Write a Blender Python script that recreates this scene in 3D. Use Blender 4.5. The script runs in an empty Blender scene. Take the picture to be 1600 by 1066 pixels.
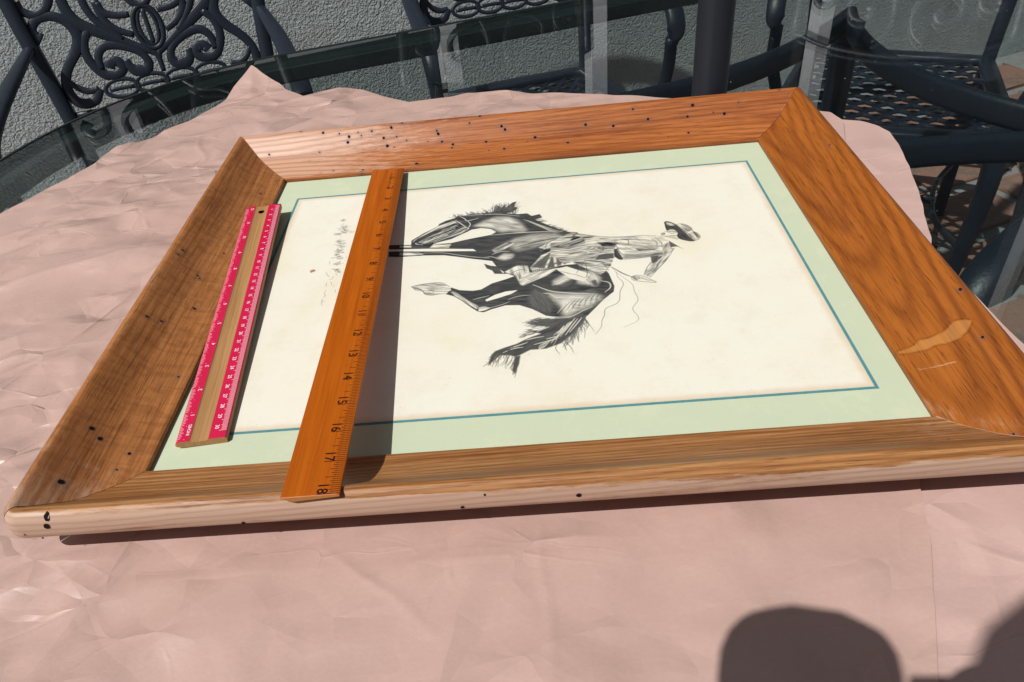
import bpy, math, random
import numpy as np
from mathutils import Vector, Matrix

random.seed(7)
rng = np.random.default_rng(7)
scene = bpy.context.scene
COL = scene.collection

# ---------------------------------------------------------------- camera, sky, sun, exposure
cam_data = bpy.data.cameras.new('camera')
cam_data.sensor_width = 36.0
cam_data.lens = 1160.17 / 1600 * 36.0
cam_data.clip_start = 0.01
cam_data.clip_end = 200
cam = bpy.data.objects.new('camera', cam_data)
COL.objects.link(cam)
cam.matrix_world = Matrix(((0.9962, 0.0754, 0.0426, 0.2626),
                           (-0.0151, 0.6351, -0.7722, -0.3209),
                           (-0.0853, 0.7687, 0.6339, 0.3485),
                           (0, 0, 0, 1)))
cam.matrix_world = Matrix.Translation((0.2626, -0.3209, 0.3485)) @ cam.matrix_world.to_3x3().to_quaternion().normalized().to_matrix().to_4x4()
scene.camera = cam

LIGHT = Vector((0.50, 0.44, -1.0)).normalized()      # direction sunlight travels
elev = math.asin(-LIGHT.z)
az = math.atan2(-LIGHT.x, -LIGHT.y)
world = bpy.data.worlds.new('World')
scene.world = world
world.use_nodes = True
wn = world.node_tree
wn.nodes.clear()
sky = wn.nodes.new('ShaderNodeTexSky')
sky.sky_type = 'NISHITA'
sky.sun_disc = False
sky.sun_elevation = elev
sky.sun_rotation = az
sky.air_density = 0.8
sky.dust_density = 2.0
sky.ozone_density = 0.4
bg = wn.nodes.new('ShaderNodeBackground')
bg.inputs['Strength'].default_value = 0.05
out = wn.nodes.new('ShaderNodeOutputWorld')
hsv = wn.nodes.new('ShaderNodeHueSaturation')
hsv.inputs['Saturation'].default_value = 0.55
wn.links.new(sky.outputs[0], hsv.inputs['Color'])
wn.links.new(hsv.outputs[0], bg.inputs['Color'])
wn.links.new(bg.outputs[0], out.inputs['Surface'])

sun_data = bpy.data.lights.new('sun', 'SUN')
sun_data.energy = 4.3
sun_data.angle = math.radians(0.53)
sun_data.color = (1.0, 0.975, 0.94)
sun = bpy.data.objects.new('sun', sun_data)
sun.rotation_euler = LIGHT.to_track_quat('-Z', 'Y').to_euler()
sun.location = (-3, -3, 6)
COL.objects.link(sun)

vs = scene.view_settings
vs.view_transform = 'Standard'
vs.look = 'None'
vs.exposure = 0.0
vs.gamma = 1.0
vs.use_curve_mapping = False
scene.cycles.use_denoising = True
scene.cycles.max_bounces = 8
scene.cycles.transparent_max_bounces = 16
scene.cycles.caustics_reflective = False
scene.cycles.caustics_refractive = False

# ---------------------------------------------------------------- helpers
def tag(o, label=None, cat=None, group=None, kind=None):
    if label: o['label'] = label
    if cat: o['category'] = cat
    if group: o['group'] = group
    if kind: o['kind'] = kind
    return o

def link(name, me, mat=None, parent=None, smooth=True):
    o = bpy.data.objects.new(name, me)
    COL.objects.link(o)
    if mat is not None and not me.materials:
        me.materials.append(mat)
    if smooth:
        me.polygons.foreach_set('use_smooth', [True] * len(me.polygons))
    if parent is not None:
        o.parent = parent
    return o

def mesh(name, verts, faces):
    me = bpy.data.meshes.new(name)
    me.from_pydata([tuple(map(float, v)) for v in verts], [], faces)
    me.update()
    return me

def obj(name, verts, faces, mat, parent=None, smooth=False):
    return link(name, mesh(name, verts, faces), mat, parent, smooth)

def empty(name, loc=(0, 0, 0), rz=0):
    o = bpy.data.objects.new(name, None)
    o.location = loc
    o.rotation_euler = (0, 0, rz)
    o.empty_display_size = 0.05
    COL.objects.link(o)
    return o

def copy_tree(o, parent=None):
    c = o.copy()
    COL.objects.link(c)
    if parent is not None:
        c.parent = parent
    for ch in list(o.children):
        copy_tree(ch, c)
    return c

def grid_faces(nu, nv, cu=False, cv=False):
    f = []
    for i in range(nu if cu else nu - 1):
        for j in range(nv if cv else nv - 1):
            a = i * nv + j
            b = ((i + 1) % nu) * nv + j
            c = ((i + 1) % nu) * nv + (j + 1) % nv
            d = i * nv + (j + 1) % nv
            f.append((a, b, c, d))
    return f

def smooth_path(pts, n=6):
    p = [np.array(q, float) for q in pts]
    P = [2 * p[0] - p[1]] + p + [2 * p[-1] - p[-2]]
    o = []
    for i in range(1, len(P) - 2):
        for k in range(n):
            t = k / n
            a, b, c, d = P[i - 1], P[i], P[i + 1], P[i + 2]
            o.append(.5 * ((2 * b) + (c - a) * t + (2 * a - 5 * b + 4 * c - d) * t * t + (3 * b - a - 3 * c + d) * t ** 3))
    o.append(p[-1])
    return np.array(o)

def sweep(path, wid, thk, ref=(0, 0, 1), nseg=10, power=2.6, closed=False, caps=True):
    """tube with a super-ellipse section; wid along the in-plane side, thk along ref"""
    path = np.asarray(path, float)
    n = len(path)
    wid = np.broadcast_to(np.asarray(wid, float), (n,))
    thk = np.broadcast_to(np.asarray(thk, float), (n,))
    ref = np.array(ref, float)
    V = []
    for i in range(n):
        if closed:
            t = path[(i + 1) % n] - path[i - 1]
        else:
            t = path[min(i + 1, n - 1)] - path[max(i - 1, 0)]
        t = t / (np.linalg.norm(t) + 1e-12)
        s = np.cross(t, ref)
        if np.linalg.norm(s) < 1e-5:
            s = np.cross(t, np.array([1., 0.1, 0]))
        s /= np.linalg.norm(s)
        m = np.cross(s, t)
        for k in range(nseg):
            a = 2 * math.pi * (k + .5) / nseg
            ca, sa = math.cos(a), math.sin(a)
            x = abs(ca) ** (2 / power) * (1 if ca > 0 else -1) * wid[i] / 2
            y = abs(sa) ** (2 / power) * (1 if sa > 0 else -1) * thk[i] / 2
            V.append(path[i] + s * x + m * y)
    F = grid_faces(n, nseg, cu=closed, cv=True)
    if caps and not closed:
        F.append(tuple(range(nseg)))
        F.append(tuple(range((n - 1) * nseg, n * nseg))[::-1])
    return V, F

def join(parts):
    V, F = [], []
    for v, f in parts:
        o = len(V)
        V.extend(v)
        F.extend([tuple(i + o for i in q) for q in f])
    return V, F

def box(cx, cy, cz, sx, sy, sz):
    v = [(cx + x * sx / 2, cy + y * sy / 2, cz + z * sz / 2) for x in (-1, 1) for y in (-1, 1) for z in (-1, 1)]
    f = [(0, 1, 3, 2), (4, 6, 7, 5), (0, 4, 5, 1), (2, 3, 7, 6), (0, 2, 6, 4), (1, 5, 7, 3)]
    return v, f

# numpy value noise
_tab = rng.random((256, 256))
def vnoise(x, y, seed=0):
    x = np.asarray(x, float) + seed * 17.31
    y = np.asarray(y, float) + seed * 9.77
    xi = np.floor(x).astype(int)
    yi = np.floor(y).astype(int)
    fx, fy = x - xi, y - yi
    fx = fx * fx * (3 - 2 * fx)
    fy = fy * fy * (3 - 2 * fy)
    T = lambda a, b: _tab[a % 256, b % 256]
    return (T(xi, yi) * (1 - fx) + T(xi + 1, yi) * fx) * (1 - fy) + (T(xi, yi + 1) * (1 - fx) + T(xi + 1, yi + 1) * fx) * fy

def fbm(x, y, octv=4, seed=0):
    s, a, t = 0, 1, 0
    for k in range(octv):
        s = s + a * vnoise(x * 2 ** k, y * 2 ** k, seed + k * 3)
        t += a
        a *= .5
    return s / t

# ---------------------------------------------------------------- material helpers
class M:
    def __init__(self, name):
        self.m = bpy.data.materials.new(name)
        self.m.use_nodes = True
        self.t = self.m.node_tree
        self.t.nodes.clear()
        self.out = self.t.nodes.new('ShaderNodeOutputMaterial')
    def n(self, typ, **kw):
        nd = self.t.nodes.new('ShaderNode' + typ)
        for k, v in kw.items():
            if k in nd.inputs:
                self.put(nd.inputs[k], v)
            else:
                setattr(nd, k, v)
        return nd
    def put(self, sock, v):
        if isinstance(v, bpy.types.NodeSocket):
            self.t.links.new(v, sock)
        elif isinstance(v, (tuple, list)) and sock.type == 'RGBA' and len(v) == 3:
            sock.default_value = (*v, 1)
        else:
            sock.default_value = v
    def math(self, op, a, b=None, c=None, clamp=False):
        nd = self.t.nodes.new('ShaderNodeMath')
        nd.operation = op
        nd.use_clamp = clamp
        self.put(nd.inputs[0], a)
        if b is not None: self.put(nd.inputs[1], b)
        if c is not None: self.put(nd.inputs[2], c)
        return nd.outputs[0]
    def vmul(self, v, s):
        nd = self.t.nodes.new('ShaderNodeVectorMath')
        nd.operation = 'MULTIPLY'
        self.put(nd.inputs[0], v)
        self.put(nd.inputs[1], s)
        return nd.outputs[0]
    def vadd(self, v, s):
        nd = self.t.nodes.new('ShaderNodeVectorMath')
        nd.operation = 'ADD'
        self.put(nd.inputs[0], v)
        self.put(nd.inputs[1], s)
        return nd.outputs[0]
    def noise(self, vec, scale=1, detail=3, rough=.5, dist=0):
        nd = self.n('TexNoise', Scale=scale, Detail=detail, Roughness=rough, Distortion=dist)
        if vec is not None: self.put(nd.inputs['Vector'], vec)
        return nd.outputs['Fac']
    def ramp(self, fac, stops):
        nd = self.t.nodes.new('ShaderNodeValToRGB')
        e = nd.color_ramp.elements
        while len(e) < len(stops):
            e.new(.5)
        for q, (p, c) in zip(e, stops):
            q.position = p
            q.color = (*c, 1) if len(c) == 3 else c
        self.put(nd.inputs[0], fac)
        return nd.outputs[0]
    def step(self, fac, a, b):
        nd = self.t.nodes.new('ShaderNodeMapRange')
        nd.interpolation_type = 'SMOOTHSTEP'
        self.put(nd.inputs[0], fac)
        nd.inputs[1].default_value = a
        nd.inputs[2].default_value = b
        return nd.outputs[0]
    def mix(self, fac, a, b, blend='MIX'):
        nd = self.t.nodes.new('ShaderNodeMix')
        nd.data_type = 'RGBA'
        nd.blend_type = blend
        self.put(nd.inputs[0], fac)
        self.put(nd.inputs[6], a)
        self.put(nd.inputs[7], b)
        return nd.outputs[2]
    def bump(self, h, strength=.3, dist=.001):
        nd = self.n('Bump', Height=h)
        nd.inputs['Strength'].default_value = strength
        nd.inputs['Distance'].default_value = dist
        return nd.outputs[0]
    def pbr(self, color, rough=.5, normal=None, spec=.5, metal=0, coat=0):
        b = self.n('BsdfPrincipled')
        self.put(b.inputs['Base Color'], color)
        self.put(b.inputs['Roughness'], rough)
        b.inputs['Specular IOR Level'].default_value = spec
        b.inputs['Metallic'].default_value = metal
        b.inputs['Coat Weight'].default_value = coat
        b.inputs['Coat Roughness'].default_value = .25
        if normal is not None: self.put(b.inputs['Normal'], normal)
        self.t.links.new(b.outputs[0], self.out.inputs['Surface'])
        return self.m
    def objco(self):
        return self.n('TexCoord').outputs['Object']
    def attr(self, name, out='Vector'):
        nd = self.n('Attribute')
        nd.attribute_name = name
        return nd.outputs[out]

def wood(name, dark, mid, light, pale=(.52, .33, .23), fibre=150, blotch=0.0, rough=.42, seed=0.0, ringamt=.55, cath=(.03, .08, .005, .004, .010), ringpow=2.5, palering=.75, figure=1.0, spec=.3, coat=0.0, bands=0.0):
    m = M(name)
    g = m.attr('grain')
    wear = m.attr('wear', 'Fac')
    stain = m.attr('stain', 'Fac')
    off = (seed * 3.1, seed * 1.7, seed)
    fib = m.noise(m.vadd(m.vmul(g, (7, fibre * 2.8, 1)), off), 1, 5, .7)
    fine = m.noise(m.vadd(m.vmul(g, (48, fibre * 10, 1)), off), 1, 2, .6)
    sp = m.n('SeparateXYZ', Vector=g)
    ds = m.math('SUBTRACT', sp.outputs[1], cath[0])
    rad = m.math('SQRT', m.math('ADD', m.math('MULTIPLY', ds, ds), cath[3] ** 2))
    w1 = m.noise(m.vadd(m.vmul(g, (6, 26, 1)), off), 1, 3, .5)
    w2 = m.noise(m.vadd(m.vmul(g, (2.2, 3, 1)), off), 1, 1, .4)
    rr_ = m.math('ADD', m.math('MULTIPLY_ADD', sp.outputs[0], -cath[1], rad), m.math('ADD', m.math('MULTIPLY', w1, cath[4]), m.math('MULTIPLY', w2, cath[4] * 2.2)))
    rr_ = m.math('MULTIPLY_ADD', fib, cath[2] * .10, rr_)
    amp_ = m.noise(m.vadd(m.vmul(g, (3, 20, 1)), off), 1, 2, .5)
    ringv = m.math('MULTIPLY_ADD', m.math('SINE', m.math('MULTIPLY', rr_, 6.2832 / cath[2])), .5, .5)
    ringv = m.math('POWER', ringv, ringpow)
    big = m.noise(m.vadd(m.vmul(g, (5, 30, 1)), off), 1, 3, .55)
    t = m.math('ADD', m.math('MULTIPLY', fib, .62), m.math('MULTIPLY', big, .38))
    t = m.math('MULTIPLY_ADD', m.math('SUBTRACT', t, .5), figure, .5)
    col = m.ramp(t, [(.40, dark), (.5, mid), (.60, light)])
    col = m.mix(m.math('MULTIPLY', ringv, m.math('MULTIPLY', m.step(amp_, .15, .60), ringamt)), col, dark)
    pores = m.step(fine, .56, .68)
    col = m.mix(m.math('MULTIPLY', pores, .65), col, tuple(c * .45 for c in dark))
    if bands > 0:      # marks across the grain from the plane iron
        bd = m.noise(m.vadd(m.vmul(g, (150, 45, 1)), off), 1, 3, .6, .8)
        bl = m.noise(m.vadd(m.vmul(g, (260, 120, 1)), off), 1, 4, .7)
        col = m.mix(m.math('MULTIPLY', m.step(bd, .44, .66), bands), col, tuple(c * .55 for c in dark))
        col = m.mix(m.math('MULTIPLY', m.step(bl, .55, .75), bands * .55), col, tuple(min(1, c * 1.5) for c in light))
    if blotch > 0:
        bn = m.noise(m.vadd(m.vmul(g, (14, 20, 1)), off), 1, 5, .7)
        col = m.mix(m.math('MULTIPLY', m.step(bn, .5, .72), blotch), col, tuple(c * .6 for c in dark))
    wn_ = m.noise(m.vadd(m.vmul(g, (60, 420, 1)), off), 1, 5, .75)
    wfac = m.math('MULTIPLY', m.step(m.math('ADD', m.math('MULTIPLY', wn_, 1.1), wear), .85, 1.30), .95)
    palec = m.mix(m.math('MULTIPLY', ringv, palering), pale, tuple(c * f for c, f in zip(pale, (.62, .48, .42))))
    palec = m.mix(m.math('MULTIPLY', m.step(fib, .45, .7), .45), palec, tuple(c * f for c, f in zip(pale, (.72, .62, .55))))
    col = m.mix(wfac, col, palec)
    st = m.math('MULTIPLY', m.step(stain, .5, .70), m.math('MULTIPLY_ADD', fib, .9, .35))
    edge = m.math('MULTIPLY', m.step(stain, .40, .5), m.math('SUBTRACT', 1.0, m.step(stain, .52, .60)))
    col = m.mix(m.math('MULTIPLY', st, .55), col, (.52, .25, .075))
    col = m.mix(m.math('MULTIPLY', edge, m.math('MULTIPLY', m.step(fib, .35, .65), .45)), col, tuple(c * .5 for c in dark))
    col = m.mix(m.math('MULTIPLY', m.attr('halo', 'Fac'), .55), col, (.10, .075, .075))
    h = m.math('ADD', m.math('MULTIPLY', fib, .7), m.math('MULTIPLY', fine, .3))
    h = m.math('SUBTRACT', h, m.math('MULTIPLY', ringv, .35))
    rg = m.math('ADD', rough, m.math('MULTIPLY', m.math('SUBTRACT', fib, .5), .35))
    return m.pbr(col, rg, m.bump(h, .35, .0006), spec, coat=coat)

def plain(name, col, rough=.5, bump=0, bscale=400, spec=.5, var=.12, metal=0):
    m = M(name)
    co = m.objco()
    nz = m.noise(co, bscale * .25, 4, .6)
    c = m.mix(nz, tuple(x * (1 - var) for x in col), tuple(min(1, x * (1 + var)) for x in col))
    nm = m.bump(m.noise(co, bscale, 3, .6), bump, .001) if bump else None
    return m.pbr(c, rough, nm, spec, metal)

# ---------------------------------------------------------------- constants (metres; x along the frame, y away, z up)
W, D = 0.5001, 0.4040          # opening of the picture frame
MATZ = -0.0045                 # level of the mat
ZT = -0.012                    # brown paper
ZG = -0.017                    # top of the table glass
GROUND = -0.75
A0 = math.radians(17.2)
EU = np.array([math.cos(A0), math.sin(A0), 0.])
EV = np.array([-math.sin(A0), math.cos(A0), 0.])
TC = np.array([0.47, 0.50, 0.])
def tbl(u, v, z=0.0):
    return TC + EU * u + EV * v + np.array([0, 0, z])

INK = [('P',0.93,0.3,[(149.0,257.9),(148.8,264.5),(153.6,269.7),(159.5,275.9),(165.5,280.6),(171.8,286.2),(172.9,290.3),(178.8,295.1),(187.1,298.8),(190.2,302.6),(194.1,302.0),(204.5,304.2),(212.3,303.6),(222.7,304.5),(235.7,299.8),(248.6,296.4),(256.1,290.1),(266.0,281.0),(273.2,273.7),(282.6,265.0),(292.0,257.6),(300.4,255.1),(298.1,228.3),(293.8,218.1),(281.5,209.3),(257.8,196.2),(246.2,189.8),(241.7,194.5),(234.9,199.4),(228.0,208.6),(223.2,219.8),(206.5,225.5),(193.1,230.7),(180.8,235.1),(162.5,237.4),(138.0,238.3),(130.4,239.9),(129.5,248.5),(137.0,247.9),(168.1,243.2),(209.2,237.8),(206.1,241.6),(166.6,248.0),(136.6,251.3),(129.0,252.4),(128.2,259.7),(135.8,259.0),(149.1,257.0)]),
('P',0,0.3,[(169.7,256.2),(185.6,261.2),(199.0,271.0),(204.0,275.0),(212.8,276.5),(221.7,273.4),(226.7,267.4),(221.7,263.1),(210.6,260.9),(198.2,258.1),(185.9,254.6),(173.5,254.9)]),
('P',0.12,0.5,[(172.8,286.8),(186.6,294.1),(189.3,290.9),(178.1,283.5),(165.8,276.9),(153.9,266.8),(150.6,261.4),(150.1,263.8),(159.7,273.7)]),
('P',0.72,0.8,[(154.3,261.3),(167.5,271.1),(182.1,280.9),(190.8,286.9),(200.0,279.3),(195.3,269.2),(183.0,264.0),(170.7,260.0),(161.0,255.7)]),
('P',0.4,0.8,[(158.2,259.5),(172.7,267.9),(180.0,272.7),(182.7,269.2),(170.5,263.0),(161.0,256.8)]),
('P',0.05,0.3,[(187.8,281.2),(190.9,284.4),(192.5,282.2),(189.8,279.2)]),
('S',0.06,0.7,[(187.9,294.9),(193.3,287.7),(201.4,276.6)]),
('S',0.06,0.7,[(169.6,257.8),(179.3,263.3),(187.8,267.9),(197.7,273.6),(201.3,278.3)]),
('S',0.06,0.7,[(154.4,260.8),(153.4,258.0),(159.8,255.4)]),
('S',0.06,0.7,[(191.5,301.9),(196.9,295.9),(199.6,291.7),(209.9,295.1)]),
('S',0.06,0.7,[(199.6,291.7),(202.4,285.0),(200.1,276.8)]),
('S',0.95,0.4,[(159.2,263.8),(162.2,265.3),(165.2,267.2)]),
('S',0.25,0.4,[(161.4,262.5),(163.4,264.1),(166.5,266.0)]),
('S',0.9,0.4,[(163.7,261.2),(164.7,262.9),(167.7,264.8)]),
('S',0.1,0.4,[(162.9,260.3),(165.9,261.7),(169.0,263.6)]),
('S',0.95,0.4,[(165.1,259.0),(167.2,260.5),(170.3,262.4)]),
('S',0.25,0.4,[(166.6,268.4),(167.7,270.0),(170.8,271.9)]),
('S',0.9,0.4,[(165.8,267.5),(168.9,268.8),(172.1,270.7)]),
('S',0.1,0.4,[(168.1,266.1),(170.1,267.6),(173.3,269.5)]),
('S',0.95,0.4,[(170.3,264.8),(171.4,266.4),(174.6,268.3)]),
('S',0.25,0.4,[(169.5,263.9),(172.6,265.2),(175.9,267.1)]),
('S',0.9,0.4,[(171.1,273.4),(173.2,274.8),(176.5,276.7)]),
('S',0.1,0.4,[(173.4,272.0),(174.4,273.6),(177.7,275.5)]),
('S',0.95,0.4,[(172.6,271.2),(175.6,272.4),(179.0,274.2)]),
('S',0.25,0.4,[(174.8,269.8),(176.9,271.1),(180.3,273.0)]),
('S',0.9,0.4,[(177.1,268.5),(178.1,269.9),(181.5,271.8)]),
('S',0.1,0.4,[(175.6,278.5),(178.7,279.7),(182.2,281.6)]),
('S',0.95,0.4,[(177.9,277.1),(180.0,278.4),(183.5,280.3)]),
('S',0.25,0.4,[(180.1,275.7),(181.2,277.2),(184.7,279.1)]),
('S',0.9,0.4,[(179.3,274.9),(182.4,276.0),(186.0,277.8)]),
('S',0.1,0.4,[(181.6,273.5),(183.7,274.7),(187.2,276.6)]),
('S',0.95,0.4,[(183.3,283.1),(184.4,284.6),(188.0,286.4)]),
('S',0.25,0.4,[(182.5,282.2),(185.6,283.3),(189.3,285.2)]),
('S',0.9,0.4,[(184.7,280.9),(186.8,282.1),(190.5,283.9)]),
('S',0.1,0.4,[(187.0,279.5),(188.1,280.8),(191.8,282.7)]),
('S',0.95,0.4,[(186.2,278.6),(189.3,279.6),(193.0,281.4)]),
('S',0.25,0.4,[(187.9,288.3),(190.1,289.5),(193.8,291.4)]),
('P',0.95,0.3,[(187.8,281.9),(190.9,285.4),(193.0,283.1),(189.9,278.4)]),
('P',0.95,0.3,[(151.6,261.3),(154.3,262.3),(155.1,260.3),(152.6,259.2)]),
('S',0.95,0.6,[(154.8,256.1),(160.9,257.1),(167.0,259.8)]),
('S',0.04,0.35,[(189.7,282.6),(191.2,283.4)]),
('P',0.42,2.2,[(205.1,280.9),(215.1,289.2),(226.7,294.9),(238.2,293.0),(245.8,286.8),(251.9,274.7),(255.3,264.5),(247.8,263.3),(240.4,266.9),(231.7,265.9),(226.7,270.2),(221.6,276.6),(212.7,279.7)]),
('P',0.22,1.6,[(205.0,282.2),(215.2,284.2),(222.9,281.8),(228.0,273.6),(222.9,275.7),(212.7,279.0)]),
('P',0.25,2,[(230.5,290.5),(239.5,290.3),(245.7,280.6),(239.4,280.4),(231.8,284.0)]),
('S',0.04,0.7,[(221.7,262.7),(241.6,262.9),(260.2,262.1),(290.9,259.2)]),
('S',0.04,0.6,[(194.1,302.0),(209.7,301.5),(221.5,300.6),(233.1,298.2),(248.5,292.6)]),
('P',0.55,2.5,[(244.0,254.6),(260.1,258.6),(278.5,258.1),(289.0,249.9),(271.5,241.2),(256.8,234.5),(244.7,231.9),(237.7,241.8),(223.1,237.3),(235.3,246.7)]),
('S',0.2,0.45,[(242.7,252.0),(255.0,254.0),(267.3,255.1)]),
('S',0.25,0.45,[(245.7,250.6),(258.0,252.4),(269.4,253.2)]),
('S',0.30000000000000004,0.45,[(248.7,249.2),(261.0,250.8),(271.5,251.2)]),
('S',0.2,0.45,[(251.8,247.8),(264.0,249.2),(273.6,249.3)]),
('S',0.25,0.45,[(254.8,246.5),(267.0,247.6),(275.7,247.4)]),
('S',0.30000000000000004,0.45,[(257.8,245.1),(269.9,246.0),(277.8,245.5)]),
('S',0.2,0.45,[(260.7,243.7),(272.9,244.4),(279.8,243.6)]),
('S',0.25,0.45,[(263.7,242.4),(275.8,242.8),(281.9,241.7)]),
('S',0.30000000000000004,0.45,[(266.7,241.0),(278.7,241.2),(283.9,239.8)]),
('P',0.35,1.2,[(223.1,237.3),(237.7,248.6),(243.8,245.4),(235.2,237.7),(225.6,232.5)]),
('P',0.3,1.5,[(226.8,223.6),(233.9,230.2),(242.3,227.8),(241.0,221.5),(233.9,219.4)]),
('S',0.15,0.6,[(223.2,230.2),(231.6,233.8),(238.8,232.7)]),
('S',0.15,0.5,[(216.0,226.3),(223.2,226.3),(230.3,221.0)]),
('P',0.45,0.8,[(138.5,257.2),(149.9,255.5),(149.5,252.3),(138.9,253.3)]),
('P',0.22,0.6,[(139.7,245.2),(157.1,243.3),(162.3,239.6),(150.1,239.2),(140.2,240.7)]),
('S',0.25,0.6,[(162.1,241.4),(178.2,239.5),(193.0,233.8),(206.4,228.8),(220.8,224.5)]),
('P',0.33,0.6,[(166.5,249.3),(169.8,255.0),(186.0,252.6),(183.9,246.1)]),
('P',0.93,0.3,[(189.3,184.9),(196.4,180.0),(207.7,177.6),(214.5,178.6),(223.4,186.1),(234.8,190.5),(242.8,194.3),(257.9,199.3),(278.9,204.5),(304.2,205.0),(317.1,197.0),(320.5,186.5),(322.8,168.7),(321.4,161.4),(312.1,151.6),(302.3,138.6),(297.5,132.3),(291.4,134.8),(284.9,132.1),(276.5,132.3),(266.2,136.2),(255.9,146.3),(245.3,153.0),(234.5,154.1),(223.6,150.4),(217.2,147.3),(212.8,148.2),(207.2,154.3),(199.2,164.5),(192.2,172.0),(185.3,175.8),(188.4,181.1)]),
('P',0.25,0.3,[(155.5,190.4),(157.4,191.2),(165.9,193.0),(179.7,193.1),(188.1,186.0),(189.5,181.0),(185.2,177.7),(178.4,176.7),(173.9,176.3),(168.2,178.1),(165.6,182.2),(158.5,185.1)]),
('S',0.85,0.6,[(155.5,190.4),(157.4,191.2),(165.9,193.0),(179.7,193.1),(188.1,186.0)]),
('S',0.85,0.8,[(155.5,190.4),(159.6,185.4),(165.5,182.6),(168.2,178.1),(174.0,176.1),(178.4,176.7),(185.2,176.7)]),
('S',0.6,0.4,[(165.3,186.2),(171.0,186.2),(174.5,184.9),(181.4,184.0)]),
('S',0.6,0.4,[(173.9,184.6),(175.0,177.1)]),
('P',0.7,0.4,[(155.5,190.0),(160.5,188.8),(164.7,186.3),(165.5,182.6),(159.6,185.4)]),
('P',0,0.3,[(218.0,163.6),(225.7,169.5),(234.7,173.0),(244.7,173.6),(239.1,169.0),(228.0,164.5),(219.2,161.4)]),
('P',0.3,0.6,[(189.0,179.1),(193.0,178.2),(203.6,164.9),(212.7,155.5),(211.6,152.0),(203.8,160.3),(193.3,171.9)]),
('P',0.15,0.6,[(212.8,148.6),(218.2,149.7),(222.5,152.4),(218.1,154.7),(212.7,154.0)]),
('S',0.3,0.6,[(208.0,165.2),(214.6,167.2),(221.3,169.1)]),
('S',0.25,0.5,[(236.7,161.5),(242.3,164.4),(248.9,165.4),(256.6,165.3)]),
('S',0.3,0.5,[(217.1,151.3),(230.1,155.0),(237.8,158.6)]),
('P',0.3,3,[(263.4,169.1),(278.5,163.4),(294.8,162.1),(307.6,159.5),(312.4,154.3),(300.7,144.1),(289.6,138.5),(281.8,133.4),(278.8,136.4),(280.5,144.9),(274.6,152.9),(270.7,160.7)]),
('P',0.2,2,[(277.9,154.2),(286.7,156.7),(287.9,144.0),(282.0,136.0),(279.6,139.7)]),
('P',0.3,2,[(274.2,183.1),(282.5,189.8),(291.7,192.5),(291.1,184.7),(279.3,176.5),(273.7,175.4)]),
('P',0.3,2,[(294.1,194.2),(307.6,192.3),(313.2,181.6),(308.7,170.6),(301.3,173.5),(293.8,176.5)]),
('P',0.9,1.2,[(278.0,172.9),(289.9,182.9),(291.8,178.7),(284.6,172.0)]),
('P',0.85,1,[(297.4,166.5),(305.1,167.3),(310.0,162.0),(303.4,161.0)]),
('P',0.85,1,[(304.0,179.0),(308.5,179.3),(310.0,172.3),(306.6,170.9)]),
('S',0.06,0.8,[(257.2,179.6),(265.8,172.6),(273.3,167.8),(289.4,163.4),(305.5,160.3)]),
('S',0.1,0.8,[(312.8,177.7),(319.0,174.0),(319.3,167.3),(314.3,161.4)]),
('S',0.1,0.6,[(261.1,165.7),(269.8,165.5),(275.9,157.2)]),
('S',0.1,0.6,[(266.2,136.2),(276.6,133.5),(286.0,133.7),(295.0,139.5),(302.8,143.8)]),
('S',0.1,0.4,[(274.8,138.6),(278.9,145.1),(284.2,151.6)]),
('S',0.9,0.4,[(277.1,139.4),(281.1,146.1),(286.2,152.3)]),
('S',0.1,0.4,[(279.5,140.1),(283.3,147.0),(288.2,152.9)]),
('S',0.9,0.4,[(281.9,140.9),(285.5,148.0),(290.2,153.5)]),
('S',0.1,0.4,[(284.3,141.6),(287.8,149.0),(292.2,154.2)]),
('S',0.9,0.4,[(286.7,142.4),(290.0,150.0),(294.2,154.8)]),
('S',0.1,0.4,[(289.1,143.1),(292.2,150.9),(296.2,155.5)]),
('S',0.9,0.4,[(291.5,143.9),(294.4,151.9),(298.2,156.1)]),
('S',0.1,0.4,[(293.9,144.6),(296.7,152.9),(300.2,156.8)]),
('S',0.9,0.4,[(296.3,145.4),(298.9,153.9),(302.2,157.5)]),
('S',0.1,0.4,[(298.7,146.1),(301.2,154.8),(304.2,158.1)]),
('S',0.9,0.4,[(301.2,146.9),(303.4,155.8),(306.2,158.8)]),
('S',0.1,0.4,[(303.6,147.6),(305.7,156.8),(308.2,159.4)]),
('S',0.9,0.4,[(306.0,148.4),(308.0,157.8),(310.3,160.1)]),
('S',0.92,0.45,[(247.3,240.4),(254.6,242.6),(263.3,247.0)]),
('S',0.92,0.45,[(250.5,241.2),(257.6,243.3),(265.5,247.3)]),
('S',0.92,0.45,[(253.7,242.1),(260.5,244.0),(267.7,247.7)]),
('S',0.92,0.45,[(256.8,243.0),(263.4,244.7),(269.9,248.0)]),
('S',0.92,0.45,[(260.0,243.9),(266.4,245.4),(272.1,248.4)]),
('S',0.92,0.45,[(263.2,244.7),(269.3,246.1),(274.3,248.7)]),
('S',0.92,0.45,[(266.4,245.6),(272.3,246.8),(276.5,249.1)]),
('S',0.92,0.45,[(269.6,246.5),(275.2,247.5),(278.7,249.4)]),
('S',0.92,0.45,[(272.8,247.4),(278.2,248.1),(281.0,249.8)]),
('S',0.92,0.45,[(276.0,248.3),(281.1,248.8),(283.2,250.1)]),
('P',0.85,1.6,[(258.1,173.7),(267.6,164.8),(272.3,151.3),(269.5,139.3),(262.2,142.0),(255.0,150.0),(252.1,161.3)]),
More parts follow.
